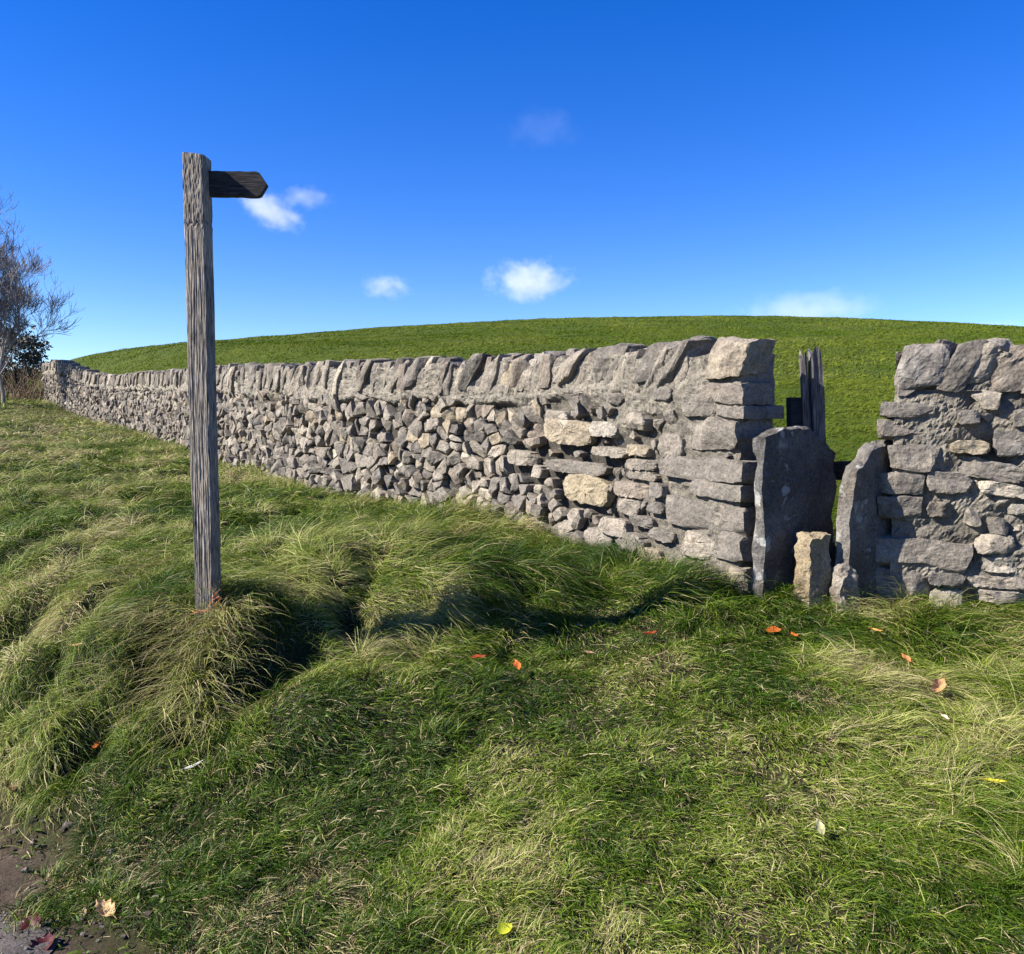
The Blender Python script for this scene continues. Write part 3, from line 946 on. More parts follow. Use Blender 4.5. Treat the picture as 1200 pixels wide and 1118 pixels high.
SDIR = (0.78, 0.62)
gz = float(ground_z(np.array([1.5]), np.array([4.7]))[0])
a = at(889, 600, 4.66); b = at(972, 600, 4.95)
cx, cy = (a[0] + b[0]) / 2, (a[1] + b[1]) / 2
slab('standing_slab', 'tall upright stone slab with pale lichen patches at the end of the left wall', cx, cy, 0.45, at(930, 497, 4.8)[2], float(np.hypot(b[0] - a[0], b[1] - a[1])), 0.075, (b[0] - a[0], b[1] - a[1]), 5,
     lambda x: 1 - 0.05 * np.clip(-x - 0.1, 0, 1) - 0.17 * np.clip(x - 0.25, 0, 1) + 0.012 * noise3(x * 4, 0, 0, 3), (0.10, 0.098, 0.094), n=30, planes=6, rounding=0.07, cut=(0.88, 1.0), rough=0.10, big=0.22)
a = at(983, 600, 4.58); b = at(1040, 600, 4.86)
cx, cy = (a[0] + b[0]) / 2, (a[1] + b[1]) / 2
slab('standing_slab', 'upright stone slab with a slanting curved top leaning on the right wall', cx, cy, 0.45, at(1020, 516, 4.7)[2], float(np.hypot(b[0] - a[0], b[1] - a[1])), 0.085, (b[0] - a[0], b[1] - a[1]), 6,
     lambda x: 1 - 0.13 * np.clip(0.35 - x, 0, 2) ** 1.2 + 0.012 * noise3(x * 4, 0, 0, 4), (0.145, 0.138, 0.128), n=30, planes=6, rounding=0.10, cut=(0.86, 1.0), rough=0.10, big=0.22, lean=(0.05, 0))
def block(name, label, px, py_top, py_bot, d, wpx, depth, seed, col, **kw):
    c = at(px, (py_top + py_bot) / 2, d)
    h = (py_bot - py_top) * d / 1000 / 2 + 0.06
    r = np.random.default_rng(seed)
    p, f = rock((wpx * d / 2000, depth / 2, h), r, 26, **kw)
    for sc, am in ((9, 0.016), (24, 0.009), (60, 0.004)):
        q = p * sc + seed * 3.1
        p = p + np.stack([noise3(q[:, 0], q[:, 1], q[:, 2], 64), noise3(q[:, 0], q[:, 1], q[:, 2], 65), noise3(q[:, 0], q[:, 1], q[:, 2], 66)], 1) * am
    ax = np.array([0.93, 0.37])
    V = oriented(p, (c[0], c[1] + depth / 2, c[2] - 0.06), ax, None)
    return tag(mesh_np(name, V, f, M_SLAB, None, np.tile(np.array(col), (len(V), 1)), False, origin=(c[0], c[1], c[2] - h)), label, 'stile stone')
block('step_stone', 'squat cream coloured stone standing in the foot of the stile gap', 956, 627, 690, 4.56, 33, 0.13, 31, (0.27, 0.23, 0.16), planes=6, rounding=0.08, cut=(0.85, 1), rough=0.06, big=0.10)
block('loose_stone', 'small whitish stone at the foot of the slab right of the gap', 995, 662, 702, 4.52, 28, 0.10, 32, (0.27, 0.25, 0.22), planes=9, rounding=0.3, cut=(0.7, 0.95), rough=0.06, big=0.12)

# ------------------------------------------------------------------ timber behind the gap
def timber(acc, pts, wx, wy, seed, n_side=6, groove=0.004, taper=1.0, jag=0.0, ax=(1, 0)):
    """rough sawn timber along pts (K,3) with grooves along the grain"""
    r = np.random.default_rng(seed)
    pts = np.asarray(pts, float); K = len(pts)
    per = []
    for s in range(4):
        t = np.linspace(-1, 1, n_side + 1)[:-1]
        per += [[(x, -1) for x in t], [(1, x) for x in t], [(-x, 1) for x in t], [(-1, -x) for x in t]][s]
    per = np.array(per); m = len(per)
    ax = np.array([ax[0], ax[1], 0.0]); ax /= np.linalg.norm(ax); ay = np.array([-ax[1], ax[0], 0])
    ang = np.arange(m)
    o = r.uniform(0, 50)
    rows = []
    for k in range(K):
        s = k / (K - 1)
        tw = 1 + (taper - 1) * s
        g = noise3(ang * 0.9 + o, np.full(m, s * K * 0.06), 0, seed) * groove + noise3(ang * 0.35 + o, np.full(m, s * K * 0.02), 3, seed) * groove * 1.2
        x = per[:, 0] * (wx / 2 * tw); y = per[:, 1] * (wy / 2 * tw)
        L = np.hypot(x, y); x = x * (1 + g / L); y = y * (1 + g / L)
        p = pts[k] + x[:, None] * ax + y[:, None] * ay
        if k > K - 4 and jag: p[:, 2] += noise3(ang * 0.5 + o, 0, 5, seed) * jag * (k - K + 4) / 3
        rows.append(p)
    V = np.concatenate(rows)
    i = np.arange(K - 1)[:, None] * m; j = np.arange(m)[None]; j2 = (j + 1) % m
    F = np.stack([i + j, i + j2, i + m + j2, i + m + j], -1).reshape(-1, 4)
    base = len(V)
    V = np.vstack([V, pts[-1], pts[0]])
    T = np.concatenate([np.stack([(K - 1) * m + np.arange(m), (K - 1) * m + (np.arange(m) + 1) % m, np.full(m, base)], 1),
                        np.stack([(np.arange(m) + 1) % m, np.arange(m), np.full(m, base + 1)], 1)])
    acc.add(V, [F, T])

def line(a, b, n): return np.linspace(np.asarray(a, float), np.asarray(b, float), n)

dpt = 5.05
gb = at(960, 640, dpt)
sp_root = empty('split_post', (gb[0], gb[1], gb[2]), 'weathered wooden post split into two points behind the tall slab', 'wooden post')
A = Acc(); timber(A, line(at(952, 640, dpt), at(941, 418, dpt), 40), 0.066, 0.08, 71, groove=0.008, taper=0.6, jag=0.06); A.build('splinter', M_SPLIT, sp_root)
A = Acc(); timber(A, line(at(963, 640, dpt), at(955, 416, dpt), 40), 0.084, 0.09, 72, groove=0.008, taper=0.8, jag=0.05); A.build('splinter', M_SPLIT, sp_root)
A = Acc(); timber(A, line(at(936, 640, 5.1), at(932, 466, 5.1), 24), 0.085, 0.09, 73, groove=0.003)
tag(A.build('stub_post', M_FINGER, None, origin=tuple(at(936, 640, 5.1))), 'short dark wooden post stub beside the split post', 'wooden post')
A = Acc()
pa, pb = at(905, 552, 5.25), at(1040, 551, 5.12)
r_ = line(pa, pb, 14)
vx = np.array([[-1, -1], [1, -1], [1, 1], [-1, 1]]) * np.array([0.02, 0.055])
dirn = (pb - pa) / np.linalg.norm(pb - pa); side = np.array([-dirn[1], dirn[0], 0])
V = np.concatenate([p + vx[:, :1] * side + vx[:, 1:] * np.array([0, 0, 1]) + np.random.default_rng(k).normal(0, 0.002, (4, 3)) for k, p in enumerate(r_)])
F = [[k * 4 + j, k * 4 + (j + 1) % 4, k * 4 + 4 + (j + 1) % 4, k * 4 + 4 + j] for k in range(13) for j in range(4)] + [[3, 2, 1, 0], [52, 53, 54, 55]]
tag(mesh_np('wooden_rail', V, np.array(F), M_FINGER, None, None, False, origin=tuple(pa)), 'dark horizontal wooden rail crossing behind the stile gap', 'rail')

# ------------------------------------------------------------------ footpath signpost
pb_ = at(244, 722, 4.0); pt_ = at(230.5, 183, 4.0)
ax = np.array([math.cos(R(-3)), math.sin(R(-3))])
foot = pb_ + (pb_ - pt_) / np.linalg.norm(pb_ - pt_) * 0.3
sign = empty('footpath_signpost', tuple(pb_), 'tall weathered oak footpath signpost with one short pointed arm', 'signpost')
def post_mesh():
    K, ns = 420, 28
    r = np.random.default_rng(91)
    pts = line(foot, pt_, K)
    per = []
    t = np.linspace(-1, 1, ns + 1)[:-1]
    per = np.array([(x, -1) for x in t] + [(1, x) for x in t] + [(-x, 1) for x in t] + [(-1, -x) for x in t])
    m = len(per)
    sarr = np.linspace(0, np.linalg.norm(pt_ - foot), K)
    SS, AA = np.meshgrid(sarr, np.arange(m), indexing='ij')
    g = noise3(AA * 0.7, SS * 1.6, 0, 5) * 0.0013 + noise3(AA * 1.7, SS * 8, 0, 6) * 0.0020
    topz = sstep(1.95, 2.05, SS) * 0
    L = sarr[-1]
    scab = sstep(L - 0.36, L - 0.30, SS + 0.02 * noise3(AA * 0.4, 0, 0, 9))
    g = g * (1 - scab) + scab * (noise3(AA * 0.8, SS * 45, 0, 7) * 0.0022 + 0.001)
    crack = np.exp(-((SS - (L - 0.315) + 0.012 * noise3(AA * 0.5, 0, 1, 4)) / 0.006) ** 2) * 0.005
    g = g - crack
    hw = 0.0485
    ang_r = np.hypot(per[:, 0], per[:, 1])
    x = per[None, :, 0] * hw; y = per[None, :, 1] * hw
    # rounded arrises
    rr = np.hypot(x, y); lim = hw * 1.30
    k = np.where(rr > lim, (lim + (rr - lim) * 0.5) / rr, 1)
    x, y = x * k, y * k
    # rotted away on the left side near the ground
    rot = sstep(0.62, 0.42, SS) * 0.020 + sstep(0.95, 0.8, SS) * 0.006
    x = x + np.where(x < -0.04, rot, 0)
    rr = np.hypot(x, y); x = x * (1 + g / rr); y = y * (1 + g / rr)
    a3 = np.array([ax[0], ax[1], 0]); b3 = np.array([-ax[1], ax[0], 0])
    P = pts[:, None] + x[..., None] * a3 + y[..., None] * b3
    # slightly sloping worn top
    P[-6:, :, 2] += (-0.006 * (x[-6:] / hw) - 0.003 * np.abs(noise3(AA[-6:] * 0.7, 0, 0, 8))) * np.linspace(0.2, 1, 6)[:, None]
    V = P.reshape(-1, 3)
    i = np.arange(K - 1)[:, None] * m; j = np.arange(m)[None]; j2 = (j + 1) % m
    F = np.stack([i + j, i + j2, i + m + j2, i + m + j], -1).reshape(-1, 4)
    c = len(V); V = np.vstack([V, P[-1].mean(0) + [0, 0, 0.003]])
    T = np.stack([(K - 1) * m + np.arange(m), (K - 1) * m + (np.arange(m) + 1) % m, np.full(m, c)], 1)
    mesh_np('post', V, [F, T], M_POST, sign, None, False)
post_mesh()
# arm
def finger():
    c = at(245, 216, 4.03); tip = at(312, 216, 4.03)
    dv = np.array([1.0, 0.06, 0.0]); dv /= np.linalg.norm(dv)
    L = tip[0] - c[0]; h = 0.0565; th = 0.022
    nrm = np.array([dv[1], -dv[0], 0])
    out = []
    xs = list(np.linspace(0, L - 0.043, 12))
    prof = [(x, -h) for x in xs] + [(L - 0.03, -h * 0.86), (L, -h * 0.05), (L, h * 0.1), (L - 0.03, h * 0.9)] + [(x, h) for x in xs[::-1]]
    r = np.random.default_rng(4)
    prof = np.array(prof) + r.normal(0, 0.0012, (len(prof), 2))
    m = len(prof)
    slope = -0.004 / L
    layers = []
    for w, s in ((-th, 0.985), (-th * 0.8, 1.0), (th * 0.8, 1.0), (th, 0.985)):
        q = prof * [1, s]
        layers.append(c + q[:, :1] * dv + q[:, 1:] * np.array([0, 0, 1]) + nrm * -w)
    V = np.concatenate(layers)
    F = []
    for k in range(3):
        a = np.arange(m) + k * m; b = (np.arange(m) + 1) % m + k * m
        F.append(np.stack([a, b, b + m, a + m], 1))
    F = np.concatenate(F)
    # faces front and back as strips
    cap = []
    nx = len(xs)
    low = list(range(nx)); up = list(range(m - 1, m - 1 - nx, -1))
    for k in range(nx - 1):
        q = [low[k], low[k + 1], up[k + 1], up[k]]
        cap.append(q[::-1]); cap.append([x + 3 * m for x in q])
    end = [nx - 1, nx, nx + 1, nx + 2, nx + 3, nx + 4]
    six = np.array([end[::-1], [x + 3 * m for x in end]])
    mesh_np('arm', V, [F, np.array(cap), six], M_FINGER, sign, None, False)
finger()

# orange twine round the foot of the post
A = Acc(); r = np.random.default_rng(6)
twc = pb_
for s in range(2):
    t = np.linspace(0.0, 1.0, 26)
    x = -0.055 + 0.14 * t + 0.004 * np.sin(t * 14 + s); y = -0.075 - 0.01 * s + 0.01 * np.sin(t * 9 + s * 2)
    z = 0.02 + 0.075 * np.clip(t, 0, 1) ** 1.5 + 0.012 * np.sin(t * 7 + s * 1.7) + 0.01 * s
    tube(A, np.stack([twc[0] + x, twc[1] + y, twc[2] + z], 1), 0.0017, 5)
for s in range(2):
    t = np.linspace(0, 1, 20)
    x = 0.062 + 0.02 * np.sin(t * 5 + s * 2) + 0.008 * s; y = -0.075 + 0.02 * np.cos(t * 4 + s)
    z = 0.03 + 0.15 * t * (1 - 0.25 * s)
    tube(A, np.stack([twc[0] + x, twc[1] + y, twc[2] + z], 1), 0.0017, 5)
tag(A.build('baler_twine', M_TWINE, None, origin=tuple(pb_)), 'frayed orange twine tangled at the foot of the signpost', 'twine')

# ------------------------------------------------------------------ grass
PAL = np.array([(0.020, 0.048, 0.003), (0.064, 0.118, 0.006), (0.142, 0.188, 0.017), (0.275, 0.295, 0.085), (0.40, 0.345, 0.19), (0.15, 0.10, 0.045)])

def blades(P, Nrm, flow, length, width, lift, droop, col, segs=4, r=rng):
    n = len(P)
    lift = lift[:, None]; up = Nrm
    side = np.cross(flow, up); side /= np.linalg.norm(side, axis=1)[:, None] + 1e-9
    roll = r.normal(0, 0.7, n)[:, None]
    sd = side * np.cos(roll) + up * np.sin(roll)
    curl = r.normal(0, 0.35, n)[:, None]
    pos = P.copy(); rows = []
    st = (length / segs)[:, None]
    wprof = [1.0, 0.95, 0.75, 0.45, 0.06] if segs == 4 else [1.0, 0.9, 0.6, 0.06]
    for k in range(segs + 1):
        w = (width * wprof[k])[:, None]
        rows.append(np.stack([pos - sd * w / 2, pos + sd * w / 2], 1))
        t = (k + 0.5) / segs
        d = up * (lift * (1 - t) - droop[:, None] * t * t) + flow * (0.25 + t) + side * curl * t
        d /= np.linalg.norm(d, axis=1)[:, None] + 1e-9
        pos = pos + d * st
    V = np.stack(rows, 1).reshape(n, (segs + 1) * 2, 3)
    m = (segs + 1) * 2
    q = np.array([[2 * k, 2 * k + 1, 2 * k + 3, 2 * k + 2] for k in range(segs)])
    F = (np.arange(n)[:, None, None] * m + q[None]).reshape(-1, 4)
    C = np.repeat(col, m, axis=0)
    return V.reshape(-1, 3), F, C

def normals(X, Y, e=0.06):
    zx = (ground_z(X + e, Y) - ground_z(X - e, Y)) / (2 * e); zy = (ground_z(X, Y + e) - ground_z(X, Y - e)) / (2 * e)
    n = np.stack([-zx, -zy, np.ones_like(zx)], -1); n /= np.linalg.norm(n, axis=1)[:, None]
    return n, zx, zy

GV, GF, GC, gn = [], [], [], 0
def push(v, f, c):
    global gn
    GV.append(v.astype(np.float32)); GF.append((f + gn).astype(np.int32)); GC.append(c.astype(np.float32)); gn += len(v)

def sample_wedge(r, r0, r1, dens, a0, a1):
    """uniform points in a ring sector in front of the camera"""
    area = (a1 - a0) / 2 * (r1 * r1 - r0 * r0)
    n = int(area * dens)
    rad = np.sqrt(r.uniform(r0 * r0, r1 * r1, n)); an = r.uniform(a0, a1, n)
    return rad * np.sin(an), rad * np.cos(an)

def grass_band(r0, r1, dens, wscale, a0=-0.74, a1=0.86, seed=1):
    r = np.random.default_rng(seed)
    X, Y = sample_wedge(r, r0, r1, dens, a0, a1)
    D, U = wall_dist(X, Y)
    de = D - road_edge(U) + 0.16 * fbm2(X / 0.4, Y / 0.4, 3, 71)
    keep = (de > -0.1) & (D < 0.02) & (D > -4.2)
    # thin out towards the road and on bare patches of the trodden way
    lz0 = long_zone(X, Y, D, U)
    bare = fbm2(X / 0.33, Y / 0.33, 3, 31) - 0.4 * sstep(0.3, -0.5, X)
    pk = np.where(lz0 > 0.5, 1.0, np.clip(1 - 0.75 * sstep(0.5, 0.9, bare), 0.25, 1)) * (0.06 + 0.94 * sstep(-0.02, 0.17, de))
    keep &= r.uniform(size=len(X)) < pk
    q1, q2, qd, _, _ = cells(X, Y, 0.38, 33)
    keep &= r.uniform(size=len(X)) > (q1 > 0.5) * (lz0 > 0.5) * 0.85 * np.exp(-(qd / 0.22) ** 2)
    for (hx, hy, hr) in HOLES: keep &= r.uniform(size=len(X)) > 0.93 * np.exp(-((X - hx) ** 2 + (Y - hy) ** 2) / (hr * 1.0) ** 2)
    # not inside the post
    keep &= np.hypot(X - POST_XY[0], Y - POST_XY[1]) > 0.09
    X, Y, D, U, bare = X[keep], Y[keep], D[keep], U[keep], bare[keep]
    n = len(X)
    if n == 0: return
    lz = long_zone(X, Y, D, U)
    Z = ground_z(X, Y)
    nr, zx, zy = normals(X, Y)
    h1, h2, cd, ox, oy = cells(X, Y, 0.42, 5)      # the same cells that raise the tussocks
    k1, k2, kd, kx, ky = cells(X, Y, 0.16, 17)
    # lie: downhill, a prevailing set towards the right and the viewer, and a swirl
    left = sstep(-1.0, -1.7, X)
    ang = -0.35 + 1.2 * fbm2(X / 0.9, Y / 0.9, 2, 81) + (h1 - 0.5) * 1.8 * lz + (k1 - 0.5) * (2.2 + 1.4 * left) + r.normal(0, 0.38 + 0.2 * left, n)
    fx, fy = np.cos(ang) * 0.9, np.sin(ang) * 0.9
    fx = fx - zx * 0.9; fy = fy - zy * 0.9
    rnd = r.uniform(size=n) < (0.08 + 0.10 * left + 0.35 * (1 - lz))
    ra = r.uniform(0, 6.283, n)
    fx = np.where(rnd, np.cos(ra), fx); fy = np.where(rnd, np.sin(ra), fy)
    fl = np.stack([fx, fy, np.zeros(n)], 1); fl /= np.linalg.norm(fl, axis=1)[:, None] + 1e-9
    fl = fl - nr * np.sum(fl * nr, 1)[:, None]; fl /= np.linalg.norm(fl, axis=1)[:, None] + 1e-9
    # upright tufts along the wall foot
    foot = sstep(-0.45, -0.08, D)
    length = (0.022 + 0.042 * r.uniform(size=n) ** 1.5) * (1 - lz) + lz * (0.11 + 0.19 * r.uniform(size=n) ** 1.3) * (0.7 + 0.6 * h2) * (1 - 0.25 * left)
    length *= 0.75 + 0.5 * k2
    length *= 1 + 0.12 * (1 - lz) * sstep(0.3, -0.5, X)
    c1, c2, cdd, _, _ = cells(X, Y, 0.11, 47)
    length *= 1 + (1 - lz) * (1.1 * (c1 > 0.6) * np.exp(-(cdd / 0.4) ** 2) - 0.02)
    right = sstep(0.7, 1.8, X) * sstep(4.6, 3.4, Y)
    length = length + 0.02 * right * r.uniform(size=n)
    lift = (0.15 + 0.7 * r.uniform(size=n) + 0.5 * (c1 > 0.6)) * (1 - lz) + lz * (0.30 + 0.45 * r.uniform(size=n)) + foot * 0.7
    droop = 0.1 + 0.5 * lz * r.uniform(size=n)
    length *= 1 - 0.55 * np.exp(-((X + 1.42) ** 2 + (Y - 3.84) ** 2) / 0.18 ** 2)
    for (hx, hy, hr) in HOLES: length *= 1 - 0.6 * np.exp(-((X - hx) ** 2 + (Y - hy - hr * 0.6) ** 2) / (hr * 1.7) ** 2)
    width = (0.0013 + 0.0019 * r.uniform(size=n) ** 1.5) * wscale * (1 + 0.3 * (1 - lz))
    # colour per blade
    dry = 0.36 * fbm2(X / 0.55, Y / 0.55, 3, 91) - 0.08 + 0.24 * (k1 - 0.5) + 0.22 * (k2 > 0.82) * lz + 0.10 * (h2 - 0.5) + 0.12 * sstep(3.5, 9, U) - 0.10 * sstep(0.2, 0.0, np.abs(D + 0.3)) * 0
    dry = dry + 0.16 * sstep(1.3, 2.0, X) * sstep(3.3, 3.8, Y)
    dry = dry - 0.20 * np.exp(-(((X + 0.1) / 1.0) ** 2 + ((Y - 5.2) / 0.9) ** 2))
    dry = dry + 0.22 * np.exp(-(((X + 1.45) / 0.35) ** 2 + ((Y - 3.75) / 0.35) ** 2))
    t = np.clip(0.25 + dry + r.normal(0, 0.17, n) + 0.04 * (1 - lz) + 0.07 * left + 0.05 * (1 - lz) * sstep(0.3, -0.5, X), 0, 1)
    dead = r.uniform(size=n) < (1 - lz) * (0.10 + 0.40 * sstep(0.1, 0.6, bare))
    t = np.where(dead, r.uniform(0.72, 1.0, n), t); lift = np.where(dead, lift * 0.25, lift)
    t = np.where(r.uniform(size=n) < 0.06 + 0.14 * np.clip(dry + 0.1, 0, 1) * 2, r.uniform(0.75, 0.95, n), t)
    x = t * 4.999; i0 = np.clip(x.astype(int), 0, 4); fr = (x - i0)[:, None]
    col = PAL[i0] * (1 - fr) + PAL[i0 + 1] * fr
    col = col * r.uniform(0.8, 1.2, n)[:, None]
    P = np.stack([X, Y, Z - 0.004], 1)
    L = lz > 0.45
    for msk, sg in ((L, 4), (~L, 3)):
        if msk.any(): push(*blades(P[msk], nr[msk], fl[msk], length[msk], width[msk], lift[msk], droop[msk], col[msk], sg, r))

Q = 1.0
grass_band(1.7, 3.2, 36000 * Q, 1.0, seed=1)
grass_band(3.2, 4.6, 25000 * Q, 1.1, seed=2)
grass_band(4.6, 6.5, 13500 * Q, 1.4, seed=3)
grass_band(6.5, 10, 5500 * Q, 2.0, -0.74, 0.3, seed=4)
grass_band(10, 17, 2000 * Q, 3.2, -0.74, 0.0, seed=5)
grass_band(17, 34, 450 * Q, 5.0, -0.74, -0.2, seed=6)
# tall dry tufts by the wall foot and the post, loose straws, small broad-leaved weeds
def tuft(px, py, n, rad, ln, dry, up, seed, az=None):
    r = np.random.default_rng(seed)
    c = hit(px, py)
    X = c[0] + r.normal(0, rad, n); Y = c[1] + r.normal(0, rad, n); Z = ground_z(X, Y)
    an = r.uniform(0, 6.283, n) if az is None else r.normal(az, 0.6, n)
    fl = np.stack([np.cos(an), np.sin(an), np.zeros(n)], 1)
    t = np.clip(dry + r.normal(0, 0.18, n), 0, 0.95) * 4.999
    i0 = t.astype(int); fr = (t - i0)[:, None]
    col = (PAL[i0] * (1 - fr) + PAL[i0 + 1] * fr) * r.uniform(0.8, 1.2, (n, 1))
    nr = np.tile([0, 0, 1.0], (n, 1))
    push(*blades(np.stack([X, Y, Z - 0.005], 1), nr, fl, ln * r.uniform(0.5, 1.2, n), r.uniform(0.002, 0.004, n), up * r.uniform(0.6, 1.6, n), np.full(n, 0.6), col, 4, r))
for k, a in enumerate([(545, 622, 420, 0.09, 0.34, 0.62, 1.3, -0.4), (478, 612, 260, 0.07, 0.24, 0.5, 1.6, None), (738, 690, 420, 0.08, 0.24, 0.35, 1.6, None), (640, 655, 300, 0.09, 0.22, 0.3, 1.5, None),
                       (1010, 722, 420, 0.08, 0.20, 0.72, 0.9, -0.9), (1150, 745, 700, 0.18, 0.34, 0.66, 0.7, 0.1), (1185, 770, 500, 0.15, 0.32, 0.68, 0.6, -0.2), (965, 705, 300, 0.07, 0.16, 0.45, 1.2, None),
                       (820, 690, 260, 0.08, 0.16, 0.3, 1.4, None), (262, 742, 700, 0.07, 0.24, 0.70, 0.35, -1.2), (205, 790, 600, 0.08, 0.26, 0.72, 0.3, -1.9), (230, 830, 500, 0.07, 0.24, 0.66, 0.2, -1.4), (165, 760, 400, 0.09, 0.24, 0.68, 0.4, -2.2), (180, 530, 300, 0.25, 0.35, 0.6, 1.2, None),
                       (130, 515, 300, 0.35, 0.4, 0.7, 1.2, None), (60, 490, 400, 0.5, 0.45, 0.7, 1.2, None), (500, 725, 200, 0.07, 0.16, 0.75, 0.4, None), (590, 738, 260, 0.07, 0.18, 0.7, 0.5, None), (90, 640, 300, 0.12, 0.24, 0.7, 0.5, None),
                       (30, 700, 300, 0.12, 0.22, 0.68, 0.5, None), (320, 690, 300, 0.10, 0.24, 0.62, 0.5, 0.3), (960, 716, 420, 0.10, 0.13, 0.4, 1.3, None), (1005, 722, 300, 0.08, 0.13, 0.45, 1.2, None), (905, 716, 350, 0.08, 0.12, 0.2, 1.3, None), (1080, 726, 350, 0.12, 0.14, 0.35, 1.2, None)]):
    tuft(*a[:7], 300 + k, a[7])
def loose(n, ln, wd, cols, lift, seed, lo=1.8, hi=5.0):
    r = np.random.default_rng(seed)
    X, Y = sample_wedge(r, lo, hi, n / (0.67 * (hi * hi - lo * lo)), -0.68, 0.66)
    D, U = wall_dist(X, Y); k = (D < -0.3) & (D > road_edge(U) - 0.15); X, Y = X[k], Y[k]; m = len(X)
    Z = ground_z(X, Y); nr, _, _ = normals(X, Y)
    an = r.uniform(0, 6.283, m); fl = np.stack([np.cos(an), np.sin(an), np.zeros(m)], 1); fl -= nr * np.sum(fl * nr, 1)[:, None]
    col = np.array(cols)[r.integers(0, len(cols), m)] * r.uniform(0.8, 1.2, (m, 1))
    push(*blades(np.stack([X, Y, Z + 0.012], 1), nr, fl, ln * r.uniform(0.4, 1.3, m), wd * r.uniform(0.7, 1.3, m), lift * r.uniform(0.3, 1.5, m), np.full(m, 0.15), col, 4, r))
loose(800, 0.13, 0.0018, [(0.40, 0.34, 0.19), (0.33, 0.27, 0.15), (0.24, 0.17, 0.09)], 0.12, 401)
loose(1500, 0.045, 0.009, [(0.05, 0.10, 0.010), (0.075, 0.125, 0.012), (0.09, 0.12, 0.02)], 0.5, 402, 1.8, 4.2)
tag(mesh_np('grass', np.concatenate(GV), np.concatenate(GF), M_GRASS, None, np.concatenate(GC), False), 'long lying and short trodden grass on the verge', 'grass', kind='stuff')
print('grass verts', gn)

# pasture beyond the wall: short tufts
GV, GF, GC, gn = [], [], [], 0
def pasture(r0, r1, dens, w, ln, a0, a1, seed):
    r = np.random.default_rng(seed)
    X, Y = sample_wedge(r, r0, r1, dens, a0, a1)
    D, U = wall_dist(X, Y)
    k = D > 0.55
    X, Y = X[k], Y[k]; n = len(X)
    Z = ground_z(X, Y); nr, zx, zy = normals(X, Y, 0.3)
    ang = r.normal(-0.2, 0.9, n); fl = np.stack([np.cos(ang), np.sin(ang), np.zeros(n)], 1)
    fl = fl - nr * np.sum(fl * nr, 1)[:, None]
    cl = fbm2(X / 0.5, Y / 0.5, 2, 97)
    length = ln * (0.5 + r.uniform(size=n)) * (0.8 + 0.5 * cl)
    t = np.clip(0.28 + 0.12 * fbm2(X / 3, Y / 3, 3, 98) + r.normal(0, 0.045, n) + 0.05 * cl, 0, 0.6)
    x = t * 4.999; i0 = np.clip(x.astype(int), 0, 4); fr = (x - i0)[:, None]
    col = (PAL[i0] * (1 - fr) + PAL[i0 + 1] * fr) * np.array([0.74, 0.71, 0.8])
    push(*blades(np.stack([X, Y, Z - 0.005], 1), nr, fl, length, np.full(n, w) * r.uniform(0.7, 1.3, n), r.uniform(0.4, 1.1, n), np.full(n, 0.2), col, 3, r))
pasture(5, 9, 2600, 0.005, 0.08, 0.20, 0.50, 11)
pasture(9, 18, 900, 0.009, 0.09, 0.20, 0.60, 12)
pasture(18, 40, 150, 0.02, 0.10, -0.5, 0.64, 13)
pasture(40, 84, 45, 0.035, 0.10, -0.6, 0.66, 14)
tag(mesh_np('pasture_grass', np.concatenate(GV), np.concatenate(GF), M_PASTURE, None, np.concatenate(GC), False), 'short grazed grass of the hill behind the wall', 'grass', kind='stuff')
print('pasture verts', gn)

# ------------------------------------------------------------------ trees and scrub at the far left
def bare_tree(root, base, height, r, spread, trunk_r, depth=6, lean=(0, 0), stems=1, thin=0.006):
    tk, tw = Acc(), Acc()
    def grow(p, d, L, rad, lev):
        n = 5
        pts = [p]; q = p.copy(); dd = d.copy()
        for k in range(n):
            dd = dd + r.normal(0, 0.05 if lev == 0 else 0.11, 3) + np.array([0, 0, 0.09])
            dd /= np.linalg.norm(dd)
            q = q + dd * L / n; pts.append(q.copy())
        rr = np.linspace(rad, max(rad * 0.55, thin * 0.7), n + 1)
        if lev <= 1: tube(tk, pts, rr, 7)
        else: tube(tw, pts, rr, 4 if lev < 4 else 3)
        if lev >= depth: return
        nb = r.integers(3, 6)
        for b in range(nb):
            s = r.uniform(0.25, 1.0); idx = s * n; i = min(int(idx), n - 1)
            st = pts[i] + (pts[i + 1] - pts[i]) * (idx - i)
            a = r.normal(size=3); a -= dd * (a @ dd); a /= np.linalg.norm(a)
            nd = dd * r.uniform(0.65, 1.0) + a * spread * r.uniform(0.5, 1.1); nd /= np.linalg.norm(nd)
            grow(st, nd, L * r.uniform(0.55, 0.80), max(rr[i] * r.uniform(0.45, 0.65), thin), lev + 1)
    for s in range(stems):
        d = np.array([lean[0] + r.normal(0, 0.12) * (stems > 1), lean[1] + r.normal(0, 0.12) * (stems > 1), 1.0]); d /= np.linalg.norm(d)
        grow(np.array(base, float) + np.array([r.normal(0, 0.1), r.normal(0, 0.1), -0.1]) * (stems > 1), d, height * 0.36, trunk_r, 0)
    tk.build('trunk', M_BARK, root); tw.build('branches', M_TWIG, root)

tb = at(8, 468, 24.0); tb[2] = float(ground_z(np.array([tb[0]]), np.array([tb[1]]))[0])
t1 = empty('bare_tree', tuple(tb), 'leafless grey tree with fine twigs at the far end of the wall', 'tree')
bare_tree(t1, tb, 6.3, np.random.default_rng(14), 0.66, 0.055, depth=6, lean=(0.07, 0), stems=2, thin=0.005)

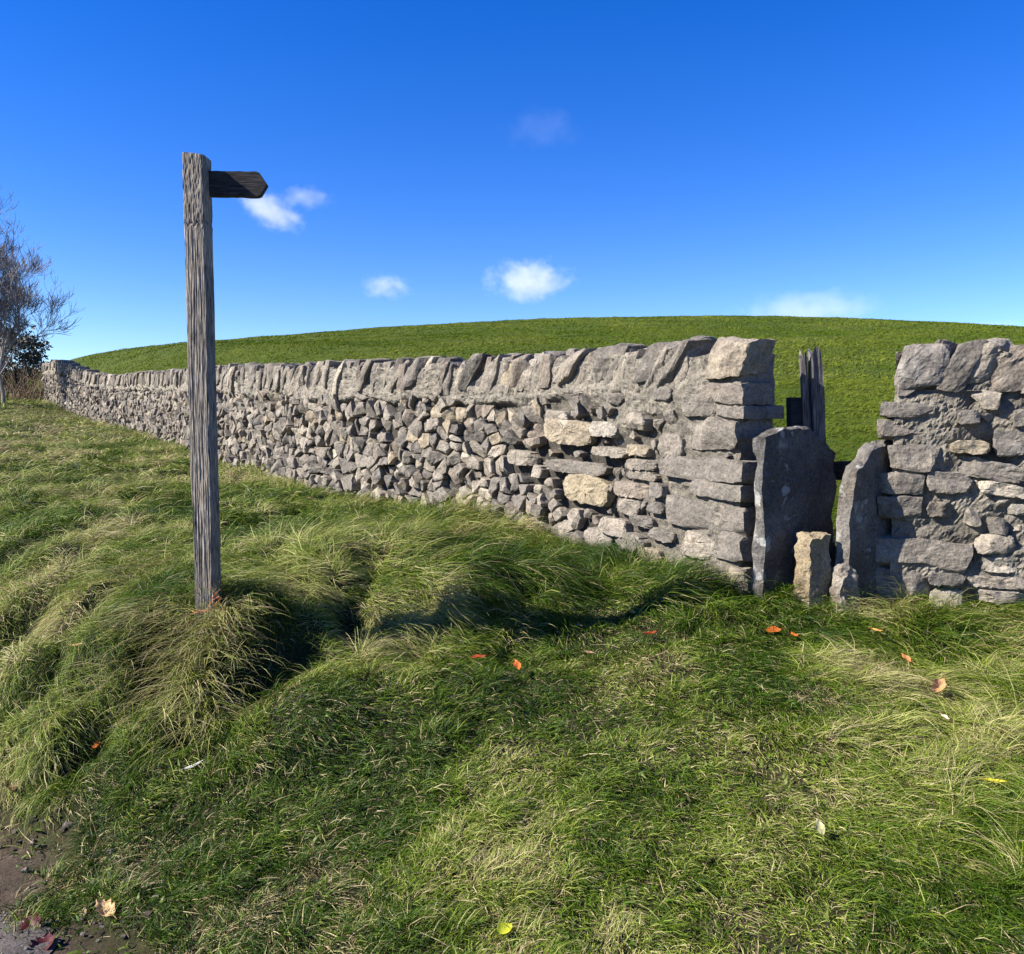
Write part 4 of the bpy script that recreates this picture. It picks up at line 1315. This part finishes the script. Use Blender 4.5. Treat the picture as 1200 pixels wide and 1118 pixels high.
def leafy(name, label, c, rad, n, r, cols, leaf=0.06, stem_h=None, cat='bush'):
    root = empty(name, (c[0], c[1], c[2] - rad[2]), label, cat)
    u = r.normal(size=(n, 3)); u /= np.linalg.norm(u, axis=1)[:, None]
    rr = r.uniform(0.35, 1.0, n) ** 0.6
    lump = 1 + 0.28 * noise3(u[:, 0] * 2.2 + 5, u[:, 1] * 2.2, u[:, 2] * 2.2, 5) + 0.15 * noise3(u[:, 0] * 6, u[:, 1] * 6, u[:, 2] * 6, 6)
    p = np.array(c) + u * (rr * lump)[:, None] * np.array(rad)
    a = r.normal(size=(n, 3)); a /= np.linalg.norm(a, axis=1)[:, None]
    b = np.cross(a, r.normal(size=(n, 3))); b /= np.linalg.norm(b, axis=1)[:, None]
    s = (leaf * r.uniform(0.6, 1.4, n))[:, None]
    V = np.stack([p - a * s, p + b * s * 0.5, p + a * s, p - b * s * 0.5], 1).reshape(-1, 3)
    F = np.arange(4 * n).reshape(-1, 4)
    cl = np.array(cols)[r.integers(0, len(cols), n)] * r.uniform(0.7, 1.3, n)[:, None]
    mesh_np('foliage', V, F, M_IVY, root, np.repeat(cl, 4, axis=0), False)
    acc = Acc()
    for k in range(7):
        e = np.array(c) + r.normal(0, 0.4, 3) * np.array(rad)
        s0 = np.array([c[0] + r.normal(0, 0.15), c[1] + r.normal(0, 0.15), c[2] - rad[2] * 1.15])
        tube(acc, [s0, (s0 + e) / 2 + r.normal(0, 0.1, 3), e], [0.05, 0.04, 0.015], 5)
    acc.build('stems', M_TWIG, root)
    return root
cc = at(14, 418, 31.0)
leafy('evergreen_bush', 'dark evergreen bush behind the leafless tree at the wall end', cc, (1.25, 1.2, 1.15), 4200, np.random.default_rng(15), [(0.025, 0.032, 0.015), (0.045, 0.042, 0.024), (0.07, 0.055, 0.04)], 0.07)
cb = at(30, 462, 26.5); cb[2] = float(ground_z(np.array([cb[0]]), np.array([cb[1]]))[0])
t2 = empty('thorn_bush', tuple(cb), 'low brown twiggy bush against the far end of the wall', 'bush')
tkw = Acc(); r = np.random.default_rng(16)
for k in range(260):
    p0 = cb + np.array([r.normal(0, 0.55), r.normal(0, 0.35), -0.1])
    d = np.array([r.normal(0, 0.35), r.normal(0, 0.35), 1.0]); d /= np.linalg.norm(d)
    L = r.uniform(0.4, 1.25)
    mid = p0 + d * L * 0.5 + r.normal(0, 0.05, 3)
    tube(tkw, [p0, mid, p0 + d * L + r.normal(0, 0.08, 3)], [0.009, 0.007, 0.004], 3)
tkw.build('stems', M_WEED, t2)
# a distant treetop peeping over the brow
ct = at(262, 414, 88.0)
t3 = empty('bare_tree', (ct[0], ct[1], ct[2] - 1.5), 'tiny leafless treetop peeping over the brow behind the signpost', 'tree')
bare_tree(t3, (ct[0], ct[1], ct[2] - 1.6), 3.6, np.random.default_rng(17), 0.7, 0.06, depth=5, thin=0.012)

# grit, clods and crumbs on the muddy edge
A = Acc(); r = np.random.default_rng(61)
X = r.uniform(-2.9, -0.6, 9000); Y = r.uniform(2.2, 4.3, 9000)
D, U = wall_dist(X, Y); dd = D - road_edge(U); k = (dd < 0.22) & (dd > -1.2) & (r.uniform(size=9000) < 0.35)
X, Y = X[k], Y[k]; Z = ground_z(X, Y)
for x, y, z in zip(X, Y, Z):
    s = 0.0035 * math.exp(r.normal(0, 0.6)); p, f = rock((s, s * r.uniform(0.6, 1), s * 0.6), r, 2, planes=3, rounding=0.4, big=0.1)
    A.add(p + [x, y, z + 0.006], f, np.array([(0.10, 0.085, 0.07), (0.16, 0.145, 0.125), (0.06, 0.05, 0.04)][r.integers(0, 3)]))
tag(A.build('gravel', M_STONE, None), 'grit and crumbs of soil scattered on the muddy road edge', 'gravel', kind='stuff')

# ------------------------------------------------------------------ fallen leaves, feather
def leaf_mesh(name, label, px, py, size, col, seed, cat='leaf', ratio=0.55, curl=0.5, lift=0.04, lobes=0.0, group=None):
    r = np.random.default_rng(seed)
    c = hit(px, py)
    nu, nv = 12, 7
    u = np.linspace(0, 1, nu); v = np.linspace(-1, 1, nv)
    Ug, Vg = np.meshgrid(u, v, indexing='ij')
    wd = np.sin(np.pi * np.clip(Ug, 0.02, 0.985) ** 0.85) ** 0.8 * ratio / 2 * (1 + lobes * np.sin(Ug * 26 + seed))
    x = (Ug - 0.5); y = Vg * wd
    z = curl * (Vg * wd) ** 2 * 3 + curl * 0.7 * (Ug - 0.5) ** 2 + 0.03 * np.sin(Ug * 9 + Vg * 3 + seed)
    p = np.stack([x, y, z], -1).reshape(-1, 3) * size
    az = r.uniform(0, 6.28); tilt = r.uniform(-0.2, 0.6)
    ca, sa = math.cos(az), math.sin(az)
    p = np.stack([p[:, 0] * ca - p[:, 1] * sa, p[:, 0] * sa + p[:, 1] * ca, p[:, 2]], 1)
    ct_, st_ = math.cos(tilt), math.sin(tilt)
    p = np.stack([p[:, 0], p[:, 1] * ct_ - p[:, 2] * st_, p[:, 1] * st_ + p[:, 2] * ct_], 1)
    o = np.array([c[0], c[1], c[2] + lift])
    i = np.arange(nu - 1)[:, None] * nv + np.arange(nv - 1)[None]
    F = np.stack([i, i + 1, i + nv + 1, i + nv], -1).reshape(-1, 4)
    cl = np.array(col) * (1 + 0.2 * r.normal(size=(len(p), 1)))
    cl[np.abs(Vg.ravel()) < 0.1] *= 0.8
    A = Acc(); A.add(p + o, F, np.clip(cl, 0, 1))
    e = p[np.argmin(np.abs(Vg.ravel()) + Ug.ravel() * 5)] + o
    dirn = e - o; dirn /= np.linalg.norm(dirn) + 1e-9
    tube(A, [e, e + dirn * size * 0.12, e + dirn * size * 0.25 + [0, 0, -0.005]], 0.0012, 4, np.array(col) * 0.6)
    return tag(A.build(name, M_LEAF, None, True, origin=tuple(o)), label, cat, group)
OR, RD, YL, PL, BR, DR = (0.45, 0.12, 0.02), (0.28, 0.05, 0.015), (0.5, 0.43, 0.03), (0.33, 0.32, 0.16), (0.24, 0.155, 0.085), (0.07, 0.011, 0.014)
LG = 'fallen leaves on the verge'
for args in [
    ('fallen_leaf', 'orange leaf on the grass in front of the tall lichened slab', 905, 747, 0.085, OR, 1),
    ('fallen_leaf', 'orange leaf on the grass below the squat cream stone', 930, 753, 0.07, OR, 2),
    ('fallen_leaf', 'dark red leaf in the shade below the end of the left wall', 762, 751, 0.08, RD, 3),
    ('fallen_leaf', 'small pale brown leaf left of the dark red one', 690, 773, 0.05, BR, 4),
    ('fallen_leaf', 'rust orange leaf upper one in the middle of the grass', 606, 795, 0.07, OR, 5),
    ('fallen_leaf', 'rust red leaf standing on edge in the shaded grass', 560, 785, 0.075, RD, 6),
    ('fallen_leaf', 'long curled tan leaf in the grass below the right wall', 1098, 830, 0.10, (0.48, 0.26, 0.12), 7),
    ('fallen_leaf', 'orange brown leaf at the foot of the straw coloured tuft', 1061, 787, 0.06, (0.5, 0.2, 0.07), 8),
    ('fallen_leaf', 'amber leaf caught in dry grass below the small whitish stone', 1027, 759, 0.06, (0.6, 0.28, 0.08), 9),
    ('fallen_leaf', 'bright yellow oval leaf lying at the right', 1165, 946, 0.07, YL, 10),
    ('fallen_leaf', 'yellow green round leaf at the bottom edge of the grass', 592, 1104, 0.055, (0.42, 0.46, 0.03), 11),
    ('fallen_leaf', 'pale greenish leaf upright in the grass at lower right', 960, 991, 0.06, PL, 12),
    ('fallen_leaf', 'tiny cream leaf in the grass above the yellow one', 1107, 868, 0.035, (0.7, 0.58, 0.42), 13),
    ('fallen_leaf', 'golden leaf on the shaded grass near the wall foot', 741, 726, 0.06, (0.55, 0.33, 0.08), 14),
    ('fallen_leaf', 'bright orange leaf scrap on the bank left of the feather', 113, 893, 0.05, (0.65, 0.17, 0.03), 15),
    ('fallen_leaf', 'small peach leaf on the bank left of the signpost', 90, 775, 0.05, (0.6, 0.38, 0.2), 16),
    ('fallen_leaf', 'large crumpled brown leaf at the edge of the road', 14, 940, 0.12, BR, 17),
    ('fallen_leaf', 'crisp curled tan leaf on bare soil by the road', 124, 1070, 0.10, (0.50, 0.33, 0.17), 18),
    ('fallen_leaf', 'dark crimson leaf upper one lying on the muddy road', 36, 1086, 0.08, DR, 19),
    ('fallen_leaf', 'dark crimson leaf larger one at the very corner of the road', 52, 1110, 0.09, DR, 20),
    ('fallen_leaf', 'flat buff leaf beside the curled tan leaf', 97, 1074, 0.045, (0.55, 0.40, 0.26), 21),
    ('fallen_leaf', 'pale bleached leaf scrap on the dark shaded path below the wall', 676, 742, 0.05, (0.45, 0.38, 0.26), 22)]:
    big = args[4]
    leaf_mesh(*args, lobes=0.25 if args[6] in (17, 18, 19, 20) else 0.05, curl=1.2 if args[6] in (17, 18, 7) else 0.5, ratio=0.75 if args[6] in (11, 19, 20) else 0.5, lift=0.045 if args[6] == 17 else 0.004 if args[6] in (18, 19, 20, 21) else (0.085 if args[6] in (7, 9, 10, 13) else 0.06 if args[6] in (7, 8, 9, 10, 12, 13, 15, 16, 5, 6) else 0.035), group=LG)
def feather():
    c = hit(225, 908) + np.array([0, 0, 0.03])
    u = np.linspace(0, 1, 14); v = np.linspace(-1, 1, 5)
    Ug, Vg = np.meshgrid(u, v, indexing='ij')
    wd = 0.011 * np.sin(np.pi * np.clip(Ug, 0, 1) ** 0.7) ** 0.6 + 0.0008
    x = (Ug - 0.4) * 0.075; y = Vg * wd; z = 0.006 * (Ug - 0.5) ** 2 * 4 + 0.25 * np.abs(y)
    az = 0.55; p = np.stack([x * math.cos(az) - y * math.sin(az), x * math.sin(az) + y * math.cos(az), z + 0.3 * x], -1).reshape(-1, 3) + c
    i = np.arange(13)[:, None] * 5 + np.arange(4)[None]
    F = np.stack([i, i + 1, i + 6, i + 5], -1).reshape(-1, 4)
    A = Acc(); A.add(p, F); mid = p.reshape(14, 5, 3)[:, 2] + [0, 0, 0.001]
    st = mid[0] + (mid[0] - mid[2]) * 2
    tube(A, np.vstack([st, mid[::3]]), 0.0008, 4)
    tag(A.build('feather', M_FEATHER, None, True, origin=tuple(c)), 'small white feather lying in the grass below the signpost', 'feather')
feather()

# ------------------------------------------------------------------ clouds: real volumes about 1.5 km away
def cloud(label, px, py, wpx, hpx, dens, seed, d=1500.0, tilt=0.0):
    c = at(px, py, d); sx, sz = wpx * d / 1000 / 2, hpx * d / 1000 / 2
    m = bpy.data.materials.new('cloud_vapour'); m.use_nodes = True
    n, l = m.node_tree.nodes, m.node_tree.links
    n.remove(n['Principled BSDF'])
    tc = N(n, 'ShaderNodeTexCoord')
    mp = N(n, 'ShaderNodeMapping'); l.new(tc.outputs['Object'], mp.inputs['Vector'])
    mp.inputs['Scale'].default_value = (1 / sx, 1 / sx, 1 / sz)
    ln = N(n, 'ShaderNodeVectorMath', operation='LENGTH'); l.new(mp.outputs[0], ln.inputs[0])
    mp2 = N(n, 'ShaderNodeMapping'); l.new(tc.outputs['Object'], mp2.inputs['Vector'])
    k = 1.9 / sx
    mp2.inputs['Scale'].default_value = (k, k, k * 1.2); mp2.inputs['Location'].default_value = (seed * 3.7, seed * 1.3, seed * 2.1)
    nz = N(n, 'ShaderNodeTexNoise', Scale=1.6, Detail=6, Roughness=0.62); l.new(mp2.outputs[0], nz.inputs['Vector'])
    a = N(n, 'ShaderNodeMath', operation='MULTIPLY'); l.new(nz.outputs[0], a.inputs[0]); a.inputs[1].default_value = 1.9
    b = N(n, 'ShaderNodeMath', operation='SUBTRACT'); l.new(a.outputs[0], b.inputs[0]); l.new(ln.outputs['Value'], b.inputs[1])
    cmr = N(n, 'ShaderNodeMapRange'); l.new(b.outputs[0], cmr.inputs['Value'])
    cmr.inputs['From Min'].default_value = 0.22; cmr.inputs['From Max'].default_value = 0.8
    cmr.inputs['To Min'].default_value = 0.0; cmr.inputs['To Max'].default_value = dens / sx
    v = N(n, 'ShaderNodeVolumePrincipled')
    v.inputs['Color'].default_value = (1, 1, 1, 1); v.inputs['Anisotropy'].default_value = 0.1
    l.new(cmr.outputs[0], v.inputs['Density'])
    l.new(v.outputs[0], n['Material Output'].inputs['Volume'])
    me_v, me_f = box_grid(8)
    p = me_v / np.linalg.norm(me_v, axis=1)[:, None] * np.array([sx, sx * 0.7, sz]) * 1.02
    o = mesh_np('cloud', p, me_f, m, None, None, True)
    o.location = tuple(c); o.rotation_euler = (0, tilt, 0)
    tag(o, label, 'cloud', 'small clouds in the sky')
cloud('brightest small white cloud above the middle of the wall', 620, 330, 124, 64, 1.05, 1)
cloud('slanting wispy white cloud just under the signpost arm', 318, 248, 110, 48, 0.8, 2, tilt=R(28))
cloud('thin wisp trailing right of the slanting white cloud', 358, 231, 90, 32, 0.3, 3)
cloud('small faint white puff between the signpost and the brightest cloud', 452, 336, 80, 40, 0.5, 4)
cloud('low wide cloud half hidden behind the hilltop', 945, 364, 210, 62, 0.55, 5)
cloud('faintest high wisp alone in the deep blue', 636, 150, 120, 52, 0.06, 6)
cloud('dim low wisp over the right shoulder of the hill', 1170, 384, 100, 26, 0.25, 7)
